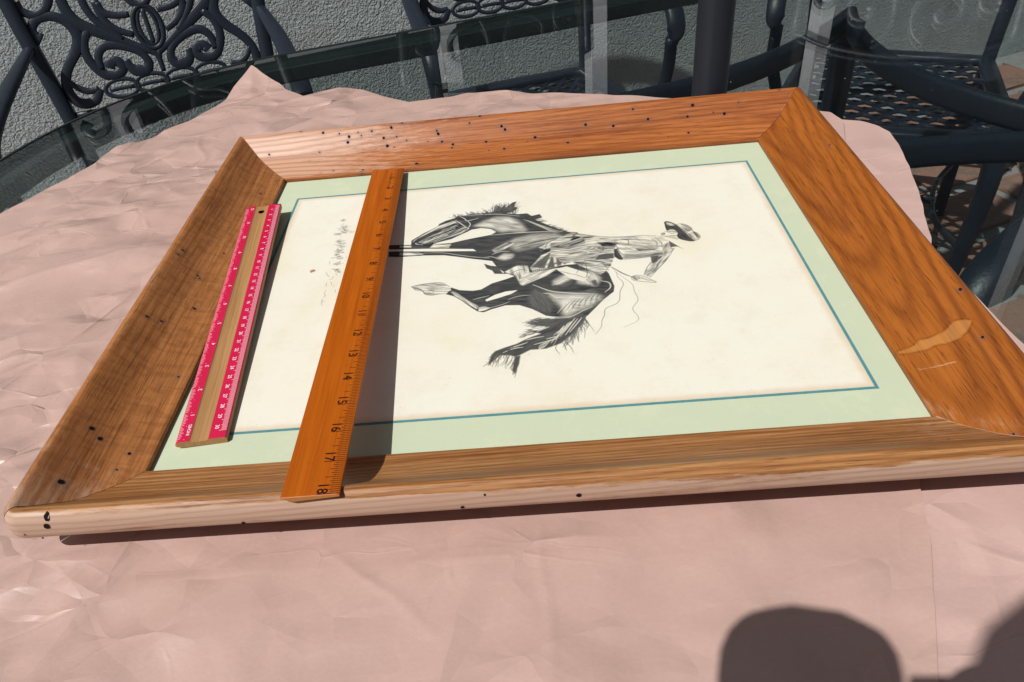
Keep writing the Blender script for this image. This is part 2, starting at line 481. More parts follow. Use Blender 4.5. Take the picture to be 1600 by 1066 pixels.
('P',0.9,0.4,[(297.6,134.0),(293.6,124.3),(285.4,112.0),(275.5,102.0),(264.2,97.1),(252.1,96.9),(244.0,91.7),(240.9,90.5),(237.0,92.5),(230.0,93.3),(224.0,86.4),(221.0,82.2),(222.9,92.6),(225.9,98.4),(234.0,102.1),(242.2,105.1),(249.5,109.9),(254.7,112.5),(261.0,115.0),(254.9,117.4),(249.8,120.9),(259.1,118.8),(265.5,122.7),(257.3,125.4),(249.0,129.8),(259.5,129.3),(256.5,133.1),(266.0,132.5),(274.4,132.1),(284.8,131.8),(292.6,136.4)]),
('P',0.9,0.4,[(244.9,91.6),(243.7,82.6),(241.1,73.4),(238.9,74.4),(240.0,84.6),(240.9,90.5)]),
('S',0.08,0.7,[(249.4,108.6),(255.6,110.4),(262.8,111.5)]),
('S',0.08,0.7,[(258.0,117.8),(263.3,120.5),(267.5,122.4)]),
('S',0.08,0.7,[(236.1,100.3),(244.2,103.3),(250.4,105.8)]),
('S',0.08,0.7,[(232.0,96.1),(240.1,99.9),(247.2,100.6)]),
('S',0.08,0.7,[(279.2,111.2),(285.1,121.9),(289.9,129.8)]),
('S',0.08,0.7,[(275.0,110.0),(281.9,120.7),(287.9,130.9)]),
('S',0.08,0.7,[(273.2,113.5),(279.0,122.7)]),
('S',0.08,0.7,[(282.5,114.0),(289.5,124.8),(293.2,131.1)]),
('S',0.08,0.7,[(264.7,108.0),(272.0,110.4)]),
('S',0.08,0.7,[(255.3,102.8),(263.5,105.0),(269.8,107.4)]),
('H',0.85,26,[(261.8,133.3),(259.5,128.5),(257.2,123.7),(252.8,117.6),(248.6,113.2)],(-9.5,-0.5),1,0.14),
('H',0.8,22,[(223.9,94.0),(230.0,94.8),(237.0,92.5),(241.9,88.9)],(-2.8,-13.3),1,0.14),
('H',0.8,26,[(296.4,132.4),(293.6,124.3),(286.6,115.1),(278.8,106.4)],(-3.4,-14.7),0.9,0.16),
('H',0.9,34,[(224.0,86.4),(226.0,93.7),(232.0,99.2),(240.1,101.4)],(-4.9,-6.9),1,0.2),
('H',0.85,40,[(259.6,131.9),(266.0,132.5),(274.3,131.7),(261.3,121.5),(254.8,114.1)],(-13.7,-1.4),1,0.1),
('H',0.85,26,[(274.6,103.7),(282.3,112.4),(290.4,123.0),(295.4,132.5)],(0.4,-17.1),1,0.16),
('H',0.9,24,[(242.0,91.9),(240.8,83.0),(239.9,77.2)],(-1.7,-11.8),0.9,0.15),
('H',0.12,24,[(286.7,128.5),(280.9,120.8),(273.0,110.3),(262.4,102.0)],(-8.0,-9.1),1,0.12),
('H',0.9,40,[(221.4,302.1),(230.5,301.2),(239.6,299.2),(246.0,296.8)],(3.9,17.8),1,0.32),
('H',0.9,30,[(215.0,300.6),(222.8,301.9),(240.9,299.5)],(-1.6,14.6),1,0.5),
('H',0.85,34,[(186.3,300.2),(194.1,302.0),(204.5,303.6),(214.9,301.9)],(-4.8,6.4),0.9,0.35),
('H',0.9,60,[(246.0,296.8),(256.1,288.8),(266.0,281.0),(276.7,269.5),(287.2,259.5)],(7.8,0.3),0.9,0.28),
('S',0.08,0.35,[(252.2,285.7),(259.6,280.3),(268.1,272.1)]),
('S',0.3,0.35,[(254.1,283.7),(261.6,278.3),(269.8,270.9)]),
('S',0.3,0.35,[(256.1,281.6),(263.5,276.3),(271.5,269.7)]),
('S',0.08,0.35,[(258.1,279.6),(265.4,274.2),(273.1,268.4)]),
('S',0.3,0.35,[(260.0,277.5),(267.3,272.2),(274.8,267.2)]),
('S',0.3,0.35,[(262.0,275.5),(269.2,270.2),(276.5,266.0)]),
('S',0.08,0.35,[(263.9,273.5),(271.1,268.3),(278.2,264.8)]),
('S',0.3,0.35,[(265.8,271.5),(273.0,266.3),(279.8,263.5)]),
('S',0.3,0.35,[(267.7,269.5),(274.9,264.3),(281.5,262.3)]),
('S',0.08,0.35,[(269.6,267.5),(276.8,262.4),(283.1,261.1)]),
('S',0.3,0.35,[(271.5,265.6),(278.6,260.4),(284.8,259.9)]),
('S',0.3,0.35,[(273.4,263.6),(280.5,258.5),(286.4,258.7)]),
('P',0.92,0.4,[(222.7,304.0),(227.9,311.5),(225.3,318.5),(231.9,311.3),(234.6,317.8),(235.8,310.2),(242.5,319.6),(246.5,321.1),(244.0,311.4),(247.6,308.2),(242.2,301.3),(235.7,299.3)]),
('P',0.92,0.4,[(248.6,296.4),(256.3,296.4),(260.0,291.2),(267.8,293.2),(270.0,286.6),(262.3,284.1),(254.8,289.1)]),
('H',0.85,50,[(222.7,304.5),(233.2,305.4),(243.6,303.7)],(3.7,15.7),1,0.35),
('P',0.9,0.3,[(216.2,216.6),(222.1,212.6),(228.0,210.7),(232.6,199.8),(242.0,210.8),(244.3,209.4),(242.9,198.3),(234.9,198.4),(225.6,199.7),(223.3,205.2),(218.6,208.9)]),
('P',0.25,0.4,[(233.7,201.6),(244.3,209.4),(253.6,208.1),(255.0,198.7),(249.6,189.4),(247.3,179.9),(245.5,186.0),(242.9,195.3),(238.3,198.0)]),
('S',0.85,0.6,[(233.7,201.6),(244.3,209.4),(253.6,208.1),(255.0,198.7)]),
('S',0.85,0.6,[(238.3,198.0),(246.5,202.9),(253.3,200.9)]),
('S',0.85,0.6,[(240.6,198.6),(243.9,190.1),(246.5,180.0)]),
('S',0.85,0.6,[(244.1,200.2),(246.7,189.8),(248.9,185.5)]),
('P',0.3,0.5,[(255.8,204.7),(265.8,222.2),(276.8,229.3),(289.6,225.2),(306.1,224.9),(316.5,212.6),(307.0,209.8),(291.9,208.9),(281.1,204.2),(269.4,200.7),(257.8,198.2)]),
('P',0.85,0.9,[(256.4,205.6),(268.1,219.7),(275.5,227.3),(267.8,201.9)]),
('P',0.85,0.9,[(270.1,201.6),(276.0,225.0),(276.5,202.8)]),
('P',0.85,0.9,[(278.8,203.5),(278.3,223.6),(283.0,206.0)]),
('P',0.85,0.9,[(284.7,205.7),(280.6,223.3),(290.7,208.0)]),
('P',0.85,0.9,[(291.9,208.9),(283.5,222.8),(296.7,211.3)]),
('P',0.25,0.5,[(248.2,179.7),(246.1,187.9),(252.1,197.0),(267.1,199.0),(279.8,201.3),(268.9,190.7),(257.3,184.3),(250.4,179.4)]),
('P',0.55,1,[(253.0,188.9),(264.5,193.3),(262.0,187.6),(255.1,185.6)]),
('S',0.9,0.35,[(256.7,198.4),(257.5,202.0)]),
('S',0.9,0.35,[(258.3,198.6),(259.1,202.1)]),
('S',0.9,0.35,[(259.9,198.8),(260.8,202.3)]),
('S',0.9,0.35,[(261.5,198.9),(262.4,202.5)]),
('S',0.9,0.35,[(263.2,199.1),(264.0,202.7)]),
('S',0.9,0.35,[(264.8,199.3),(265.6,202.9)]),
('S',0.9,0.35,[(266.4,199.5),(267.3,203.0)]),
('S',0.9,0.35,[(268.0,199.7),(268.9,203.2)]),
('S',0.9,0.35,[(269.6,199.8),(270.5,203.4)]),
('S',0.9,0.35,[(271.2,200.0),(272.1,203.6)]),
('S',0.9,0.35,[(272.9,200.2),(273.7,203.8)]),
('S',0.9,0.35,[(274.5,200.4),(275.4,204.0)]),
('S',0.9,0.35,[(276.1,200.6),(277.0,204.1)]),
('S',0.9,0.35,[(277.7,200.7),(278.6,204.3)]),
('S',0.9,0.35,[(279.3,200.9),(280.2,204.5)]),
('S',0.9,0.35,[(280.9,201.1),(281.9,204.7)]),
('P',0.28,0.5,[(264.0,235.2),(274.0,242.6),(289.1,251.8),(296.6,254.5),(304.9,250.9),(301.4,238.9),(283.2,235.0),(269.8,231.4)]),
('S',0.8,0.7,[(265.3,237.6),(270.0,235.8),(274.0,242.6),(289.1,251.8),(296.7,255.7)]),
('S',0.8,0.7,[(265.3,237.6),(266.1,228.7),(269.8,231.4),(283.2,235.0),(301.4,238.9)]),
('S',0.8,0.7,[(270.0,235.8),(271.1,232.3)]),
('S',0.8,0.7,[(283.2,236.1),(287.3,243.3),(296.2,248.8)]),
('P',0.5,0.8,[(291.8,207.8),(311.8,211.2),(326.3,207.0),(321.3,193.3),(313.7,186.4),(303.4,195.9)]),
('P',0.04,0.3,[(277.4,200.0),(286.8,202.3),(305.0,188.6),(299.0,178.2),(288.8,183.9),(280.6,195.1)]),
('S',0.85,0.5,[(303.0,210.4),(293.9,191.2)]),
('S',0.85,0.5,[(303.0,210.4),(302.6,187.9),(299.4,183.4)]),
('S',0.85,0.5,[(291.6,190.5),(299.5,184.0)]),
('S',0.85,0.5,[(280.6,196.1),(291.5,189.5)]),
('S',0.85,0.5,[(302.2,201.2),(311.8,200.8),(319.0,203.9)]),
('S',0.85,0.5,[(316.0,207.5),(321.0,191.4)]),
('P',0.42,0.5,[(275.0,240.7),(281.9,247.7),(295.4,256.9),(300.5,253.0),(307.7,249.8),(320.1,244.9),(330.1,240.3),(333.5,233.8),(330.6,226.5),(328.2,215.4),(322.3,208.7),(311.1,208.5),(301.1,210.9),(293.8,210.1),(285.4,206.7),(279.8,214.9),(273.9,219.6)]),
('P',0.78,1,[(296.1,251.6),(305.1,244.2),(305.4,236.1),(295.7,233.7),(284.1,232.5),(281.1,235.9),(293.2,242.0)]),
('P',0.9,0.4,[(311.1,208.9),(314.8,215.4),(321.2,217.3),(327.8,216.9),(327.4,208.9),(321.2,208.5)]),
('P',0.93,0.3,[(329.1,222.8),(332.3,223.9),(336.2,212.3),(334.3,205.5),(331.1,206.3),(327.7,211.7)]),
('P',0.8,0.8,[(315.0,237.1),(324.2,234.9),(333.4,232.9),(342.2,232.1),(341.3,229.1),(328.5,226.8),(320.3,228.0)]),
('S',0.12,0.9,[(305.4,224.4),(311.9,227.3),(317.7,222.6)]),
('S',0.12,0.9,[(309.2,231.6),(316.4,230.5),(319.1,226.3)]),
('S',0.12,0.9,[(295.0,224.1),(303.3,224.7),(308.1,220.2)]),
('S',0.12,0.9,[(286.8,227.2),(295.4,229.8),(305.9,230.2)]),
('S',0.12,0.9,[(319.7,222.3),(326.0,223.3),(327.6,219.2)]),
('S',0.85,0.6,[(306.8,228.1),(311.2,230.4),(318.3,228.3),(319.7,222.3),(315.2,219.2)]),
('S',0.85,0.6,[(289.5,221.1),(299.9,221.4),(309.8,216.2)]),
('S',0.85,0.6,[(314.4,230.8),(310.7,225.6),(305.4,224.4)]),
('S',0.85,0.6,[(295.3,255.9),(300.5,253.0),(307.7,249.8),(320.1,244.9),(330.1,240.3)]),
('S',0.85,0.6,[(278.7,230.4),(286.8,227.2),(295.3,227.9)]),
('P',0.16,0.4,[(316.9,245.4),(330.4,242.7),(342.9,241.3),(355.5,241.0),(367.8,238.9),(371.7,236.9),(377.1,229.2),(380.3,220.9),(380.1,217.1),(370.4,205.4),(361.5,206.7),(346.3,206.2),(335.1,205.9),(331.9,220.5),(331.5,230.2),(341.4,230.3)]),
('P',0.55,1.6,[(335.2,206.5),(346.3,206.5),(361.6,207.1),(369.7,207.0),(374.3,213.2),(363.6,212.9),(349.3,212.6),(335.2,214.3)]),
('P',0.6,1.2,[(346.5,221.8),(356.4,219.1),(366.7,219.5),(362.0,216.0),(349.9,216.9)]),
('P',0.5,1.2,[(317.7,243.2),(330.2,240.7),(338.5,239.8),(333.9,236.7),(322.5,238.5)]),
('P',0.5,1.0,[(370.3,222.4),(376.7,226.9),(378.4,219.3),(371.0,209.0),(368.4,211.3)]),
('S',0.85,0.6,[(317.0,245.8),(330.4,242.7),(343.0,241.5),(355.6,241.2),(367.8,238.9)]),
('S',0.85,0.6,[(344.8,224.3),(356.7,221.0),(367.0,221.4)]),
('S',0.85,0.6,[(342.4,237.4),(342.9,232.0),(341.4,229.7)]),
('S',0.85,0.6,[(335.1,205.9),(346.3,206.2),(357.6,207.3)]),
('S',0.85,0.6,[(331.5,229.8),(332.8,219.4),(336.0,212.3)]),
('S',0.6,0.9,[(346.1,226.1),(355.0,223.7),(362.2,223.6)]),
('S',0.6,0.9,[(363.1,235.3),(366.2,228.9),(365.9,221.1)]),
('S',0.6,0.9,[(366.3,235.8),(370.2,228.2),(369.9,220.5)]),
('S',0.6,0.9,[(338.7,225.2),(346.0,218.4),(355.8,215.0)]),
('S',0.6,0.9,[(339.0,211.9),(349.2,212.3),(358.5,212.8)]),
('S',0.6,0.9,[(348.9,238.4),(352.5,234.9),(357.6,234.1)]),
('P',0.4,0.4,[(361.5,206.3),(370.6,206.9),(379.8,217.2),(369.9,200.0),(361.5,188.6),(352.8,176.8),(348.4,181.3),(351.9,190.0),(356.4,198.3)]),
('P',0.85,0.5,[(357.8,207.6),(365.2,207.7),(362.3,199.3),(357.4,196.3)]),
('S',0.8,0.5,[(379.8,217.2),(369.9,200.0),(361.5,188.6),(352.8,176.8)]),
('S',0.8,0.5,[(356.4,198.3),(351.9,190.0),(348.4,181.3)]),
('S',0.8,0.5,[(357.3,192.8),(362.7,195.6),(366.8,202.3)]),
('S',0.8,0.5,[(352.3,186.4),(356.2,185.8),(359.6,188.9)]),
('S',0.8,0.5,[(349.6,181.5),(353.7,182.7)]),
('P',0.2,0.3,[(337.6,179.7),(342.7,181.6),(348.2,179.1),(352.4,174.2),(356.6,170.3),(353.6,169.8),(345.3,172.2),(338.8,174.4)]),
('S',0.8,0.5,[(337.6,179.7),(342.7,181.6),(348.2,179.1),(352.4,174.2),(356.5,169.9),(353.6,169.7),(345.3,172.2),(338.8,174.7),(337.6,179.7)]),
('S',0.8,0.5,[(346.1,177.7),(349.4,173.8),(354.0,172.3)]),
('S',0.8,0.5,[(340.2,177.6),(343.9,176.3)]),
('P',0.6,0.3,[(338.7,180.4),(342.7,181.1),(345.0,177.0),(341.7,174.3),(339.0,176.1)]),
('S',0.8,1.1,[(323.8,196.1),(331.5,185.8),(338.5,179.3)]),
('P',0.85,0.3,[(377.1,229.2),(380.0,225.2),(387.1,213.8),(383.0,219.0),(380.0,219.4),(376.8,218.6)]),
('P',0.16,0.3,[(371.5,238.9),(373.0,243.3),(377.3,245.1),(384.1,247.7),(387.6,243.5),(389.0,237.2),(385.3,230.3),(379.6,234.3),(372.8,237.3)]),
('P',0.8,0.3,[(372.4,242.2),(375.8,243.7),(376.0,240.0),(372.6,239.4)]),
('S',0.7,0.6,[(371.4,238.3),(375.8,236.5),(379.6,234.3),(385.1,230.3)]),
('S',0.6,0.6,[(379.0,242.8),(381.7,240.4),(385.0,240.9)]),
('P',0.92,0.3,[(378.5,261.1),(380.8,262.0),(384.2,260.2),(388.2,255.3),(390.4,250.2),(392.3,243.8),(394.8,237.3),(397.3,231.6),(400.6,227.9),(398.6,225.5),(395.0,225.4),(390.8,227.5),(387.6,229.9),(385.7,232.2),(385.5,236.8),(387.0,240.5),(385.9,244.8),(383.9,247.7),(380.2,246.7),(378.2,245.4),(378.0,252.2)]),
('P',0.45,0.5,[(388.7,255.3),(393.0,255.4),(396.7,252.7),(399.6,248.5),(400.0,243.6),(396.5,241.1),(393.6,242.1),(391.2,249.0)]),
('P',0.35,0.5,[(396.2,239.1),(400.2,241.1),(403.4,237.8),(404.6,232.4),(402.4,228.0),(398.8,226.6),(396.6,231.1),(394.6,236.7)]),
('S',0.9,0.7,[(391.2,249.0),(393.6,242.1),(395.9,237.8),(397.8,231.5)]),
('S',0.85,0.5,[(388.7,255.3),(393.0,255.6),(396.8,252.9),(399.8,248.1),(400.4,241.9),(403.4,237.8),(404.7,232.4),(402.3,227.6),(396.5,225.2)]),
('P',0.55,0.5,[(379.9,260.0),(383.9,258.5),(387.3,253.8),(383.0,253.5),(380.1,255.0)]),
('S',0.7,0.45,[(323.3,195.8),(326.4,188.3),(327.0,181.2),(330.0,173.9),(329.8,168.9),(326.4,161.0),(324.5,149.9),(321.0,144.8),(312.5,139.7),(310.6,131.5),(308.2,125.8),(306.9,118.5),(304.1,113.1),(301.4,109.1)]),
('S',0.6,0.4,[(326.4,188.3),(330.8,180.7),(337.1,169.6),(337.6,159.5),(338.8,148.1),(333.8,139.3),(333.2,134.7),(335.7,126.8),(334.0,121.1),(323.2,115.1)]),
('S',0.4619889083209641,0.35,[(76.4,309.9),(77.2,310.7),(78.4,310.0)]),
('S',0.4887712702761271,0.35,[(77.7,314.5),(79.2,313.4),(80.6,313.4)]),
('S',0.7709902525712242,0.35,[(76.8,310.0),(77.5,310.8),(78.1,312.8)]),
('S',0.6507902409652521,0.35,[(76.1,313.5),(77.1,313.1),(77.7,315.6)]),
('S',0.6686805826065894,0.35,[(76.0,313.3),(77.4,312.4),(78.7,312.2)]),
('S',0.7461936680740333,0.35,[(74.6,312.9),(76.4,311.7),(77.8,311.8)]),
('S',0.739217635289454,0.35,[(76.8,314.5),(78.5,313.1),(80.0,312.9)]),
('S',0.5220446385730957,0.35,[(74.6,313.4),(75.4,313.4),(76.2,313.6)]),
('S',0.6138487179517689,0.35,[(78.2,311.7),(79.3,310.5),(80.3,310.2)]),
('S',0.48106824646895857,0.35,[(76.9,312.4),(78.1,311.6),(79.0,312.3)]),
('S',0.6234115934333568,0.35,[(77.0,296.6),(78.2,296.8),(79.4,296.9)]),
('S',0.6461728300514789,0.35,[(79.8,298.9),(81.8,298.6),(84.0,297.1)]),
('S',0.6789167525846074,0.35,[(81.3,295.0),(81.7,297.0),(82.1,298.8)]),
('S',0.5155985871603374,0.35,[(78.1,303.9),(78.6,305.7),(79.2,306.0)]),
('S',0.7271711202793011,0.35,[(74.0,297.7),(75.8,297.2),(77.7,296.2)]),
('S',0.784725448962762,0.35,[(77.6,299.6),(79.0,299.3),(80.3,298.9)]),
('S',0.5450897067701378,0.35,[(79.5,299.3),(81.6,298.9),(83.7,298.0)]),
('S',0.42373580951156975,0.35,[(81.6,299.0),(82.6,299.4),(83.6,299.0)]),
('S',0.5962670462806973,0.35,[(78.6,300.9),(79.3,300.8),(80.8,296.2)]),
('S',0.5637284924137955,0.35,[(80.8,296.3),(82.6,297.2),(84.5,297.0)]),
('S',0.5684883846148912,0.35,[(79.9,297.2),(80.6,297.1),(81.8,294.2)]),
('S',0.5017574645679813,0.35,[(80.4,301.8),(81.1,301.8),(82.0,300.7)]),
('S',0.4205094900459811,0.35,[(80.7,293.6),(81.4,294.7),(82.3,295.3)]),
('S',0.6615893866744581,0.35,[(80.4,299.2),(82.5,299.3),(84.4,301.0)]),
('S',0.7495224910149123,0.35,[(78.4,297.8),(79.1,299.6),(79.8,301.2)]),
('S',0.6569975683541214,0.35,[(76.9,296.6),(78.8,296.8),(80.6,298.0)]),
('S',0.7691199850803073,0.35,[(76.5,302.6),(77.6,302.9),(78.7,302.8)]),
('S',0.41781758783698014,0.35,[(84.2,299.5),(85.9,299.7),(87.7,299.8)]),
('S',0.46690624561265925,0.35,[(82.5,300.7),(83.5,299.7),(84.1,300.8)]),
('S',0.4013092106914379,0.35,[(78.1,305.0),(79.1,305.0),(80.2,305.0)]),
('S',0.713187892380609,0.35,[(78.9,299.6),(80.8,300.2),(82.7,301.0)]),
('S',0.5322572464300072,0.35,[(79.5,299.3),(81.1,300.4),(82.7,301.6)]),
('S',0.4136732599002927,0.35,[(76.4,300.6),(77.3,299.5),(77.9,300.2)]),
('S',0.5450278731575308,0.35,[(81.0,301.6),(81.9,301.6),(82.6,303.1)]),
('S',0.43405640411337615,0.35,[(86.3,292.0),(88.9,290.6),(91.2,290.5)]),
('S',0.5946608002647003,0.35,[(82.8,292.9),(83.9,293.2),(85.0,293.1)]),
('S',0.6049898594605494,0.35,[(83.9,291.8),(86.8,289.4),(89.4,288.0)]),
('S',0.4783410687355308,0.35,[(81.0,293.4),(83.7,292.3),(86.5,289.6)]),
('S',0.7497148608053346,0.35,[(78.5,290.6),(79.5,290.7),(80.6,289.9)]),
('S',0.761628934755561,0.35,[(79.3,292.3),(81.1,292.0),(82.9,291.8)]),
('S',0.6862346637278689,0.35,[(80.9,290.3),(82.6,289.6),(84.3,289.3)]),
('S',0.7066679721486967,0.35,[(83.2,286.7),(84.3,287.9),(85.7,287.9)]),
('S',0.7651162115012158,0.35,[(79.8,296.8),(81.5,294.3),(83.0,293.5)]),
('S',0.6451998043580633,0.35,[(79.9,289.2),(82.3,288.3),(84.6,287.7)]),
('S',0.4533018989366292,0.35,[(81.7,293.2),(83.6,293.4),(85.8,292.7)]),
('S',0.5487952625676606,0.35,[(81.3,293.9),(84.0,292.7),(86.5,292.8)]),
('S',0.774475231481449,0.35,[(81.2,291.9),(82.6,292.4),(84.4,290.4)]),
('S',0.4080399975893939,0.35,[(82.3,288.6),(82.7,290.4),(83.3,291.0)]),
('S',0.4633862977695509,0.35,[(81.8,296.2),(84.6,294.7),(87.2,295.0)]),
('S',0.7873893588375387,0.35,[(75.4,293.8),(77.4,294.6),(79.9,293.0)]),
('S',0.7325051506169554,0.35,[(79.0,295.9),(81.1,294.8),(83.5,291.7)]),
('S',0.6814357942972168,0.35,[(78.1,291.4),(80.7,290.7),(83.4,289.4)]),
('S',0.7596071177805974,0.35,[(79.3,290.8),(82.2,289.5),(85.0,288.4)]),
('S',0.405273325000058,0.35,[(82.8,292.6),(84.3,292.9),(86.1,291.2)]),
('S',0.7804264467616268,0.35,[(80.4,295.0),(81.9,294.3),(83.2,294.6)]),
('S',0.7679856519323708,0.35,[(87.8,289.6),(90.7,288.5),(93.3,288.7)]),
('S',0.7712977214957629,0.35,[(77.4,285.6),(78.2,286.9),(79.0,288.1)]),
('S',0.7791713268962042,0.35,[(76.7,286.0),(77.7,286.8),(79.2,284.7)]),
('S',0.504934316928766,0.35,[(72.7,289.9),(75.1,289.0),(77.4,288.7)]),
('S',0.4487085052449358,0.35,[(76.4,284.5),(77.1,287.3),(78.6,285.7)]),
('S',0.6925305609381112,0.35,[(73.7,287.4),(75.8,285.6),(77.2,287.9)]),
('S',0.6775047659951392,0.35,[(77.5,288.8),(79.1,288.3),(80.5,289.6)]),
('S',0.5936767056810659,0.35,[(73.2,287.5),(75.2,287.8),(77.4,287.1)]),
('S',0.6728562811102263,0.35,[(76.6,287.5),(77.8,287.9),(79.0,288.6)]),
('S',0.750660779107251,0.35,[(74.6,284.6),(74.8,287.1),(75.6,286.6)]),
('S',0.7293590367298616,0.35,[(75.4,287.1),(77.5,286.9),(79.8,285.0)]),
('S',0.730196083939995,0.35,[(72.2,286.4),(72.9,287.9),(73.9,287.8)]),
('S',0.7390029942172002,0.35,[(80.1,287.5),(81.3,288.0),(82.4,289.2)]),
('S',0.5220592586113816,0.35,[(76.9,288.0),(79.3,286.3),(81.2,288.1)]),
('S',0.5022676216929399,0.35,[(74.5,287.1),(76.0,287.8),(77.5,289.0)]),
('S',0.53565867485797,0.35,[(78.1,268.6),(79.6,269.4),(80.9,271.4)]),
('S',0.6794919879384073,0.35,[(82.2,275.8),(84.1,274.6),(85.7,275.2)]),
('S',0.6854039104078895,0.35,[(81.8,274.0),(82.8,272.6),(83.6,272.4)]),
('S',0.4285377691280592,0.35,[(78.2,273.5),(79.1,273.8),(79.7,276.3)]),
('S',0.7306740040328723,0.35,[(77.9,274.1),(80.2,273.7),(82.5,273.4)]),
('S',0.4073062953073126,0.35,[(80.4,274.9),(82.1,274.6),(83.8,274.7)]),
('S',0.7560649536205093,0.35,[(78.2,273.0),(79.4,272.8),(80.3,274.9)]),
('S',0.4136167412187608,0.35,[(78.2,273.8),(80.3,271.1),(82.3,269.2)]),
('S',0.6762929924812185,0.35,[(79.1,276.2),(80.2,276.4),(81.1,278.1)]),
('S',0.7548027021801926,0.35,[(78.9,271.9),(79.4,272.5),(80.1,272.8)]),
('S',0.7367630970763022,0.35,[(78.7,275.5),(80.5,274.6),(82.4,272.8)]),
('S',0.50542832496435,0.35,[(80.2,271.2),(81.0,270.6),(82.1,267.9)]),
('S',0.7945395165152691,0.35,[(82.9,270.0),(83.7,270.1),(84.6,269.5)]),
('S',0.7562214483086023,0.35,[(80.8,269.2),(82.7,268.5),(84.4,268.2)]),
('S',0.466587642113901,0.35,[(77.3,271.6),(79.6,271.3),(82.3,268.6)]),
('S',0.626900474971309,0.35,[(84.5,270.2),(85.9,268.9),(86.7,270.9)]),
('S',0.6873129151670214,0.35,[(84.3,269.0),(84.9,270.5),(86.0,270.0)]),
('S',0.5297669399719638,0.35,[(80.6,273.0),(81.5,271.5),(82.8,268.4)]),
('S',0.468749886022292,0.35,[(76.6,273.9),(78.8,274.1),(81.6,270.8)]),
('S',0.42299483321072123,0.35,[(81.8,272.1),(83.9,273.1),(86.0,273.8)]),
('S',0.4798314833574283,0.35,[(77.3,275.6),(78.0,276.2),(79.0,275.0)]),
('S',0.6974841547185415,0.35,[(76.7,273.1),(77.8,273.9),(78.8,275.4)]),
('S',0.49530919600631595,0.35,[(80.9,273.1),(82.0,272.3),(83.0,272.5)]),
('S',0.6832322660442312,0.35,[(77.8,273.8),(79.0,274.2),(80.2,274.3)]),
('S',0.41078204249673367,0.35,[(79.7,260.9),(80.5,261.4),(81.9,259.2)]),
('S',0.41654212460120044,0.35,[(80.5,271.1),(82.1,270.3),(83.9,268.2)]),
('S',0.585498956890818,0.35,[(81.3,265.8),(82.6,264.9),(84.1,263.7)]),
('S',0.6928963146098797,0.35,[(81.9,265.7),(83.9,265.0),(85.9,264.4)]),
('S',0.5926581655780723,0.35,[(81.2,262.2),(83.1,263.1),(85.2,263.0)]),
('S',0.6396885097610384,0.35,[(83.6,263.0),(85.3,262.7),(86.8,262.7)]),
('S',0.41707304756037744,0.35,[(79.1,264.4),(80.0,264.6),(81.0,263.6)]),
('S',0.46803967276201863,0.35,[(80.0,266.1),(81.8,265.0),(83.7,263.3)]),
('S',0.5032024580145672,0.35,[(75.4,268.6),(77.7,267.7),(80.1,266.1)]),
('S',0.47876944391224635,0.35,[(79.2,267.1),(81.3,266.3),(83.4,265.9)]),
('S',0.457304652187573,0.35,[(83.2,267.6),(85.5,266.9),(87.5,268.1)]),
('S',0.43221218499299574,0.35,[(85.9,262.3),(87.7,263.7),(89.7,264.1)]),
('S',0.4229109802699109,0.35,[(79.6,269.5),(81.0,267.3),(82.1,266.8)]),
('S',0.6763801120328186,0.35,[(83.8,261.3),(84.5,263.1),(85.5,263.6)]),
('S',0.6117447304827679,0.35,[(82.8,262.4),(83.3,263.5),(83.6,265.2)]),
('S',0.5697837704089448,0.35,[(85.2,263.6),(85.9,264.2),(86.6,264.6)]),
('S',0.48077847276693775,0.35,[(84.4,267.4),(86.1,269.1),(87.9,270.1)]),
('S',0.5165748641484849,0.35,[(83.0,266.5),(83.9,265.4),(84.5,265.4)]),
('S',0.6521396702529467,0.35,[(84.6,265.0),(86.5,263.5),(88.2,263.3)]),
('S',0.4541981991874809,0.35,[(81.9,265.0),(83.1,266.2),(84.7,264.7)]),
('S',0.6348988461057826,0.35,[(81.8,253.3),(82.6,254.2),(83.7,252.9)]),
('S',0.7070656307706921,0.35,[(86.2,254.1),(87.2,253.0),(87.9,253.2)]),
('S',0.609899319298566,0.35,[(81.2,254.9),(82.8,254.0),(84.2,254.0)]),
('S',0.6605762975816634,0.35,[(80.7,258.3),(82.1,256.9),(83.2,257.1)]),
('S',0.673531554858809,0.35,[(80.2,257.2),(81.9,256.6),(83.1,259.3)]),
('S',0.5265081791809951,0.35,[(80.6,255.9),(81.6,255.5),(82.8,254.3)]),
('S',0.5473880912672954,0.35,[(82.9,253.9),(83.9,253.4),(84.7,254.1)]),
('S',0.7337702667540014,0.35,[(83.5,258.4),(84.5,258.5),(85.6,257.8)]),
('S',0.7468407390803529,0.35,[(83.0,254.4),(83.4,255.8),(84.1,255.7)]),
('S',0.7868713815350951,0.35,[(80.8,257.2),(81.8,256.5),(82.8,255.8)]),
('S',0.4356179545631967,0.35,[(79.7,255.0),(80.6,254.9),(81.5,255.3)]),
('S',0.5736701955909088,0.35,[(81.4,256.1),(83.2,255.7),(84.6,257.0)]),
('S',0.6728678886074803,0.35,[(83.6,255.1),(84.5,255.9),(85.5,255.8)]),
('S',0.7747370826413627,0.35,[(81.2,260.3),(82.7,258.6),(83.9,257.7)]),
('S',0.48428911492593607,0.35,[(81.6,254.7),(82.5,255.3),(83.6,255.0)]),
('S',0.7031891492053086,0.35,[(83.3,253.5),(84.6,253.9),(85.9,254.4)]),
('S',0.7654728613146556,0.35,[(79.8,258.5),(80.6,260.1),(81.9,258.3)]),
('S',0.6843242510783267,0.35,[(84.0,261.1),(85.8,259.4),(87.5,258.5)]),
('S',0.7697342706553988,0.35,[(82.9,257.9),(84.3,257.5),(85.8,256.3)]),
('S',0.6691062083364953,0.35,[(85.3,254.5),(86.6,254.3),(88.0,253.4)]),
